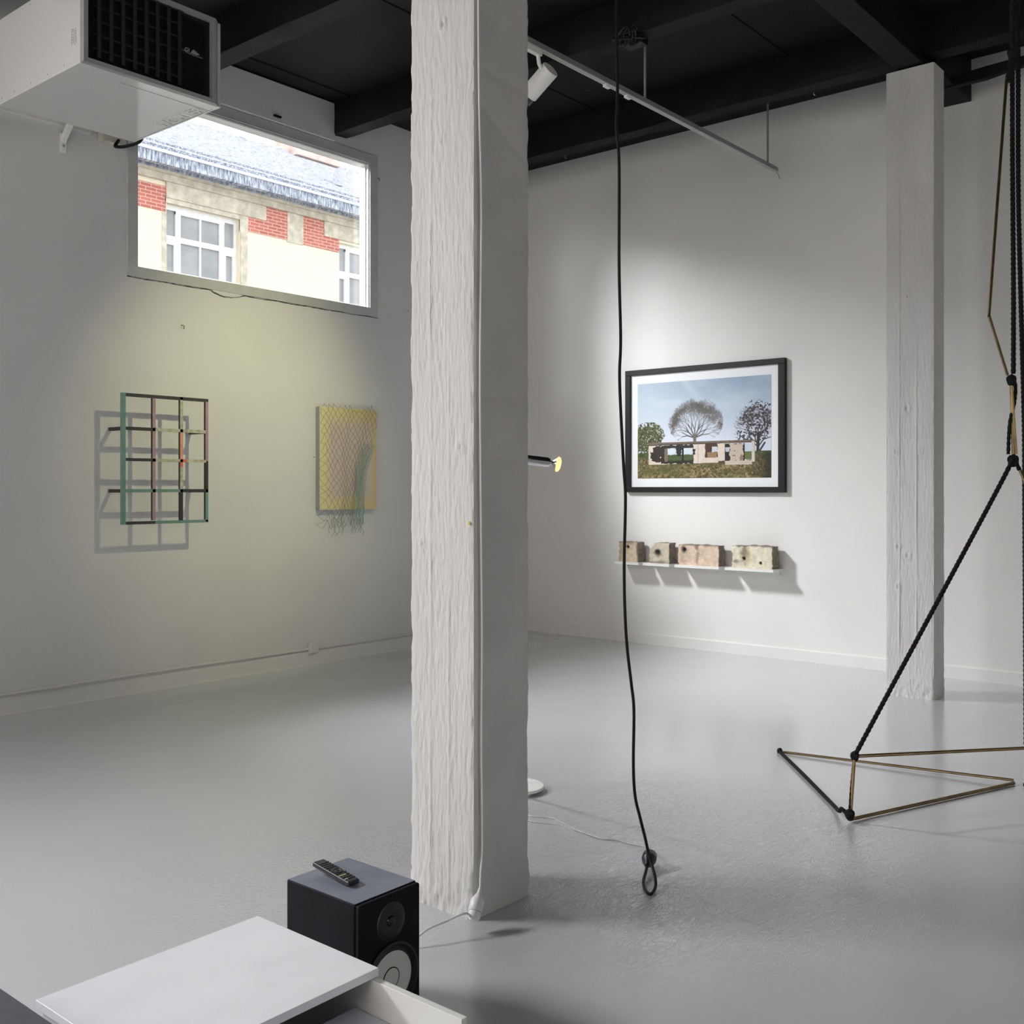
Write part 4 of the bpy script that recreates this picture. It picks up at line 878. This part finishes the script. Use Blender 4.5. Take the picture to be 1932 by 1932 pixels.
def streak_mat(name, c1, c2, c3, sx, sz, pos=(.35, .65)):
    m = D.materials.new(name); m.use_nodes = True; N, L = nt(m); b = N['Principled BSDF']; b.inputs['Roughness'].default_value = .8
    tc = N.new('ShaderNodeTexCoord'); mp = N.new('ShaderNodeMapping'); mp.inputs['Scale'].default_value = (sx, sz, sz); L.new(tc.outputs['Object'], mp.inputs[0])
    n = N.new('ShaderNodeTexNoise'); n.inputs['Scale'].default_value = 1; n.inputs['Detail'].default_value = 6; n.inputs['Roughness'].default_value = .65; L.new(mp.outputs[0], n.inputs['Vector'])
    r = N.new('ShaderNodeValToRGB'); e = r.color_ramp.elements; e[0].position = pos[0]; e[1].position = pos[1]; e[0].color = (*c1, 1); e[1].color = (*c3, 1)
    x = e.new((pos[0]+pos[1])/2); x.color = (*c2, 1); L.new(n.outputs[0], r.inputs[0]); L.new(r.outputs[0], b.inputs['Base Color']); return m
M_EAVE = streak_mat('streaked_wet_eaves', (.10, .13, .20), (.30, .33, .40), (.62, .64, .68), 26, 5.0, (.36, .60))
M_ROOF = streak_mat('pale_slate_tiles', (.24, .25, .30), (.52, .53, .59), (.60, .61, .66), 9, 14, (.30, .56))
bd_ = thing('building', 'cream building with red brick bands and a grey tiled roof outside the window', 'building', (15, FY, 0))
m = MB()
# facade with window openings
wins = [(12.37, 14.22, 4.9, 7.66), (17.17, 19.1, 4.9, 7.68), (7.6, 9.4, 4.9, 7.66), (21.9, 23.8, 4.9, 7.66)]
xs = sorted({4, 28, *[w[0] for w in wins], *[w[1] for w in wins]})
for i in range(len(xs)-1):
    hs = [w for w in wins if w[0] <= xs[i] and w[1] >= xs[i+1]]
    if hs: m.box(xs[i], xs[i+1], FY, FY+.35, 0, hs[0][2]); m.box(xs[i], xs[i+1], FY, FY+.35, hs[0][3], 8.6)
    else: m.box(xs[i], xs[i+1], FY, FY+.35, 0, 8.6)
m.build('wall', M_CREAM, bd_)
m = MB()
for a in [(9.4, 12.345, 7.466, 8.0), (14.44, 15.551, 7.44, 8.10), (16.025, 17.15, 7.42, 8.10), (19.12, 20.2, 7.42, 8.1), (11.2, 12.345, 7.466, 8.0)][:4]: MB().box(a[0], a[1], FY-.02, FY, a[2], a[3]).build('brick_band', M_BRICK, bd_)
m = MB(); m.box(4, 28, FY-.10, FY, 8.10, 8.24); m.box(4, 28, FY-.18, FY, 8.24, 8.30); m.box(12.345, 14.93, FY-.05, FY+.02, 7.77, 8.10); m.box(14.22, 14.44, FY-.03, FY+.02, 7.4, 7.77)
m.box(14.24, 14.42, FY-.03, FY+.3, 4.9, 7.4); m.box(12.33, 14.3, FY-.02, FY+.02, 7.66, 7.78); m.box(15.551, 16.025, FY-.03, FY, 7.40, 8.10); m.box(16.66, 19.3, FY-.05, FY+.02, 7.74, 8.10); m.box(12.26, 12.37, FY-.01, FY+.02, 4.9, 7.47)
m.build('stone_moulding', M_STONE, bd_)
MB().box(4, 28, FY-.25, FY-.02, 8.30, 8.42).build('frieze', M_EAVE, bd_)
m = MB(); m.quad((4, 19.44, 8.40), (28, 19.44, 8.40), (28, FY, 8.30), (4, FY, 8.30)); m.box(4, 28, 19.42, 19.56, 8.28, 8.50); m.build('eave', M_EAVE, bd_)
m = MB(); m.box(4, 28, 19.38, 19.42, 8.50, 8.56); m.tube([(4, 19.42, 8.66), (28, 19.42, 8.66)], .012, 6); m.build('gutter', mat('bright_gutter', (.88, .9, .93), rough=.4), bd_)
# roof with rows of tiles
m = MB(); R0, R1 = np.array([19.45, 8.55]), np.array([24.0, 11.12]); nr = 46
for k in range(nr):
    a_ = R0+(R1-R0)*k/nr; b_ = R0+(R1-R0)*(k+1)/nr; m.m = 1 if k < 9 else 0
    m.quad((4, a_[0], a_[1]+.03), (28, a_[0], a_[1]+.03), (28, b_[0], b_[1]), (4, b_[0], b_[1])); m.quad((4, a_[0], a_[1]), (28, a_[0], a_[1]), (28, a_[0], a_[1]+.03), (4, a_[0], a_[1]+.03))
m.m = 0; m.quad((4, 24, 11.12), (28, 24, 11.12), (28, 28.5, 8.6), (4, 28.5, 8.6)); m.build('roof', [M_ROOF, M_EAVE], bd_)
m = MB()
for k in range(40): x = 4+k*.6; m.tube([(x, 24, 11.11), (x+.5, 24, 11.12), (x+.62, 24, 11.14)], [.05, .06, .08], 8)
m.build('ridge_tile', M_ROOF, bd_)
m = MB(); m.box(18.7, 20.3, 23.6, 24.6, 11.0, 11.75); m.build('chimney', mat('pale_pink_brick', (.72, .55, .48), rough=.9, var=.2, vscale=5), bd_)
m = MB(); m.lathe([(0, 0), (.14, 0), (.14, .35), (0, .35)], (18.05, 21.1, 9.50), (0, -.3, 1), 14); m.build('roof_vent', M_ROOF, bd_)
M_OUTW = mat('white_window_joinery', (.86, .86, .86), rough=.5); M_PANE = mat('grey_window_glass', (.33, .34, .35), rough=.12, spec=.6, var=.15, vscale=2)
for (x0, x1, z0, z1) in wins:
    f = MB(); y0, y1 = FY+.14, FY+.22; w = x1-x0; zt_ = z0+(z1-z0)*.755
    V_ = [x0, x0+.05, x0+w*.165, x0+w*.235, x0+w*.50-.02, x0+w*.5+.02, x0+w*.765, x0+w*.835, x1-.05, x1]
    for a_, b_ in ((0, 1), (2, 3), (4, 5), (6, 7), (8, 9)): f.box(V_[a_], V_[b_], y0, y1, z0, z1)
    for zc, hh in ((z1-.05, .05), (6.95, .06), (6.20, .04), (z0+.04, .04)): f.box(x0, x1, y0-.01, y1+.01, zc-hh, zc+hh)
    f.box(V_[2], V_[7], y0-.015, y1, z1-.16, z1-.05)
    for sx in (V_[1], V_[7]): wd = V_[2]-V_[1] if sx == V_[1] else V_[8]-V_[7]; f.box(sx, sx+.04, y0-.006, y1-.01, z0+.08, 6.89); f.box(sx+wd-.04, sx+wd, y0-.006, y1-.01, z0+.08, 6.89); f.box(sx+.04, sx+wd-.04, y0-.004, y1-.012, 6.82, 6.89)
    fo = f.build('window_frame', M_OUTW, bd_); MB().box(x0, x1, FY+.18, FY+.19, z0, z1).build('window_pane', M_PANE, fo)
struct(MB().box(-30, 50, 7.7, 45, -.5, -.02).build('ground', mat('grey_asphalt', (.25, .25, .25), rough=.9)))

bpy.context.view_layer.update()
for o in [o for o in D.objects if o.type == 'FONT']:
    me = D.meshes.new_from_object(o); n_ = o.name; q = D.objects.new('lettering', me); COL.objects.link(q); q.parent = o.parent; q.matrix_local = o.matrix_local.copy()
    D.objects.remove(o); q.name = n_
for o in D.objects:
    if '_o' in o: del o['_o']
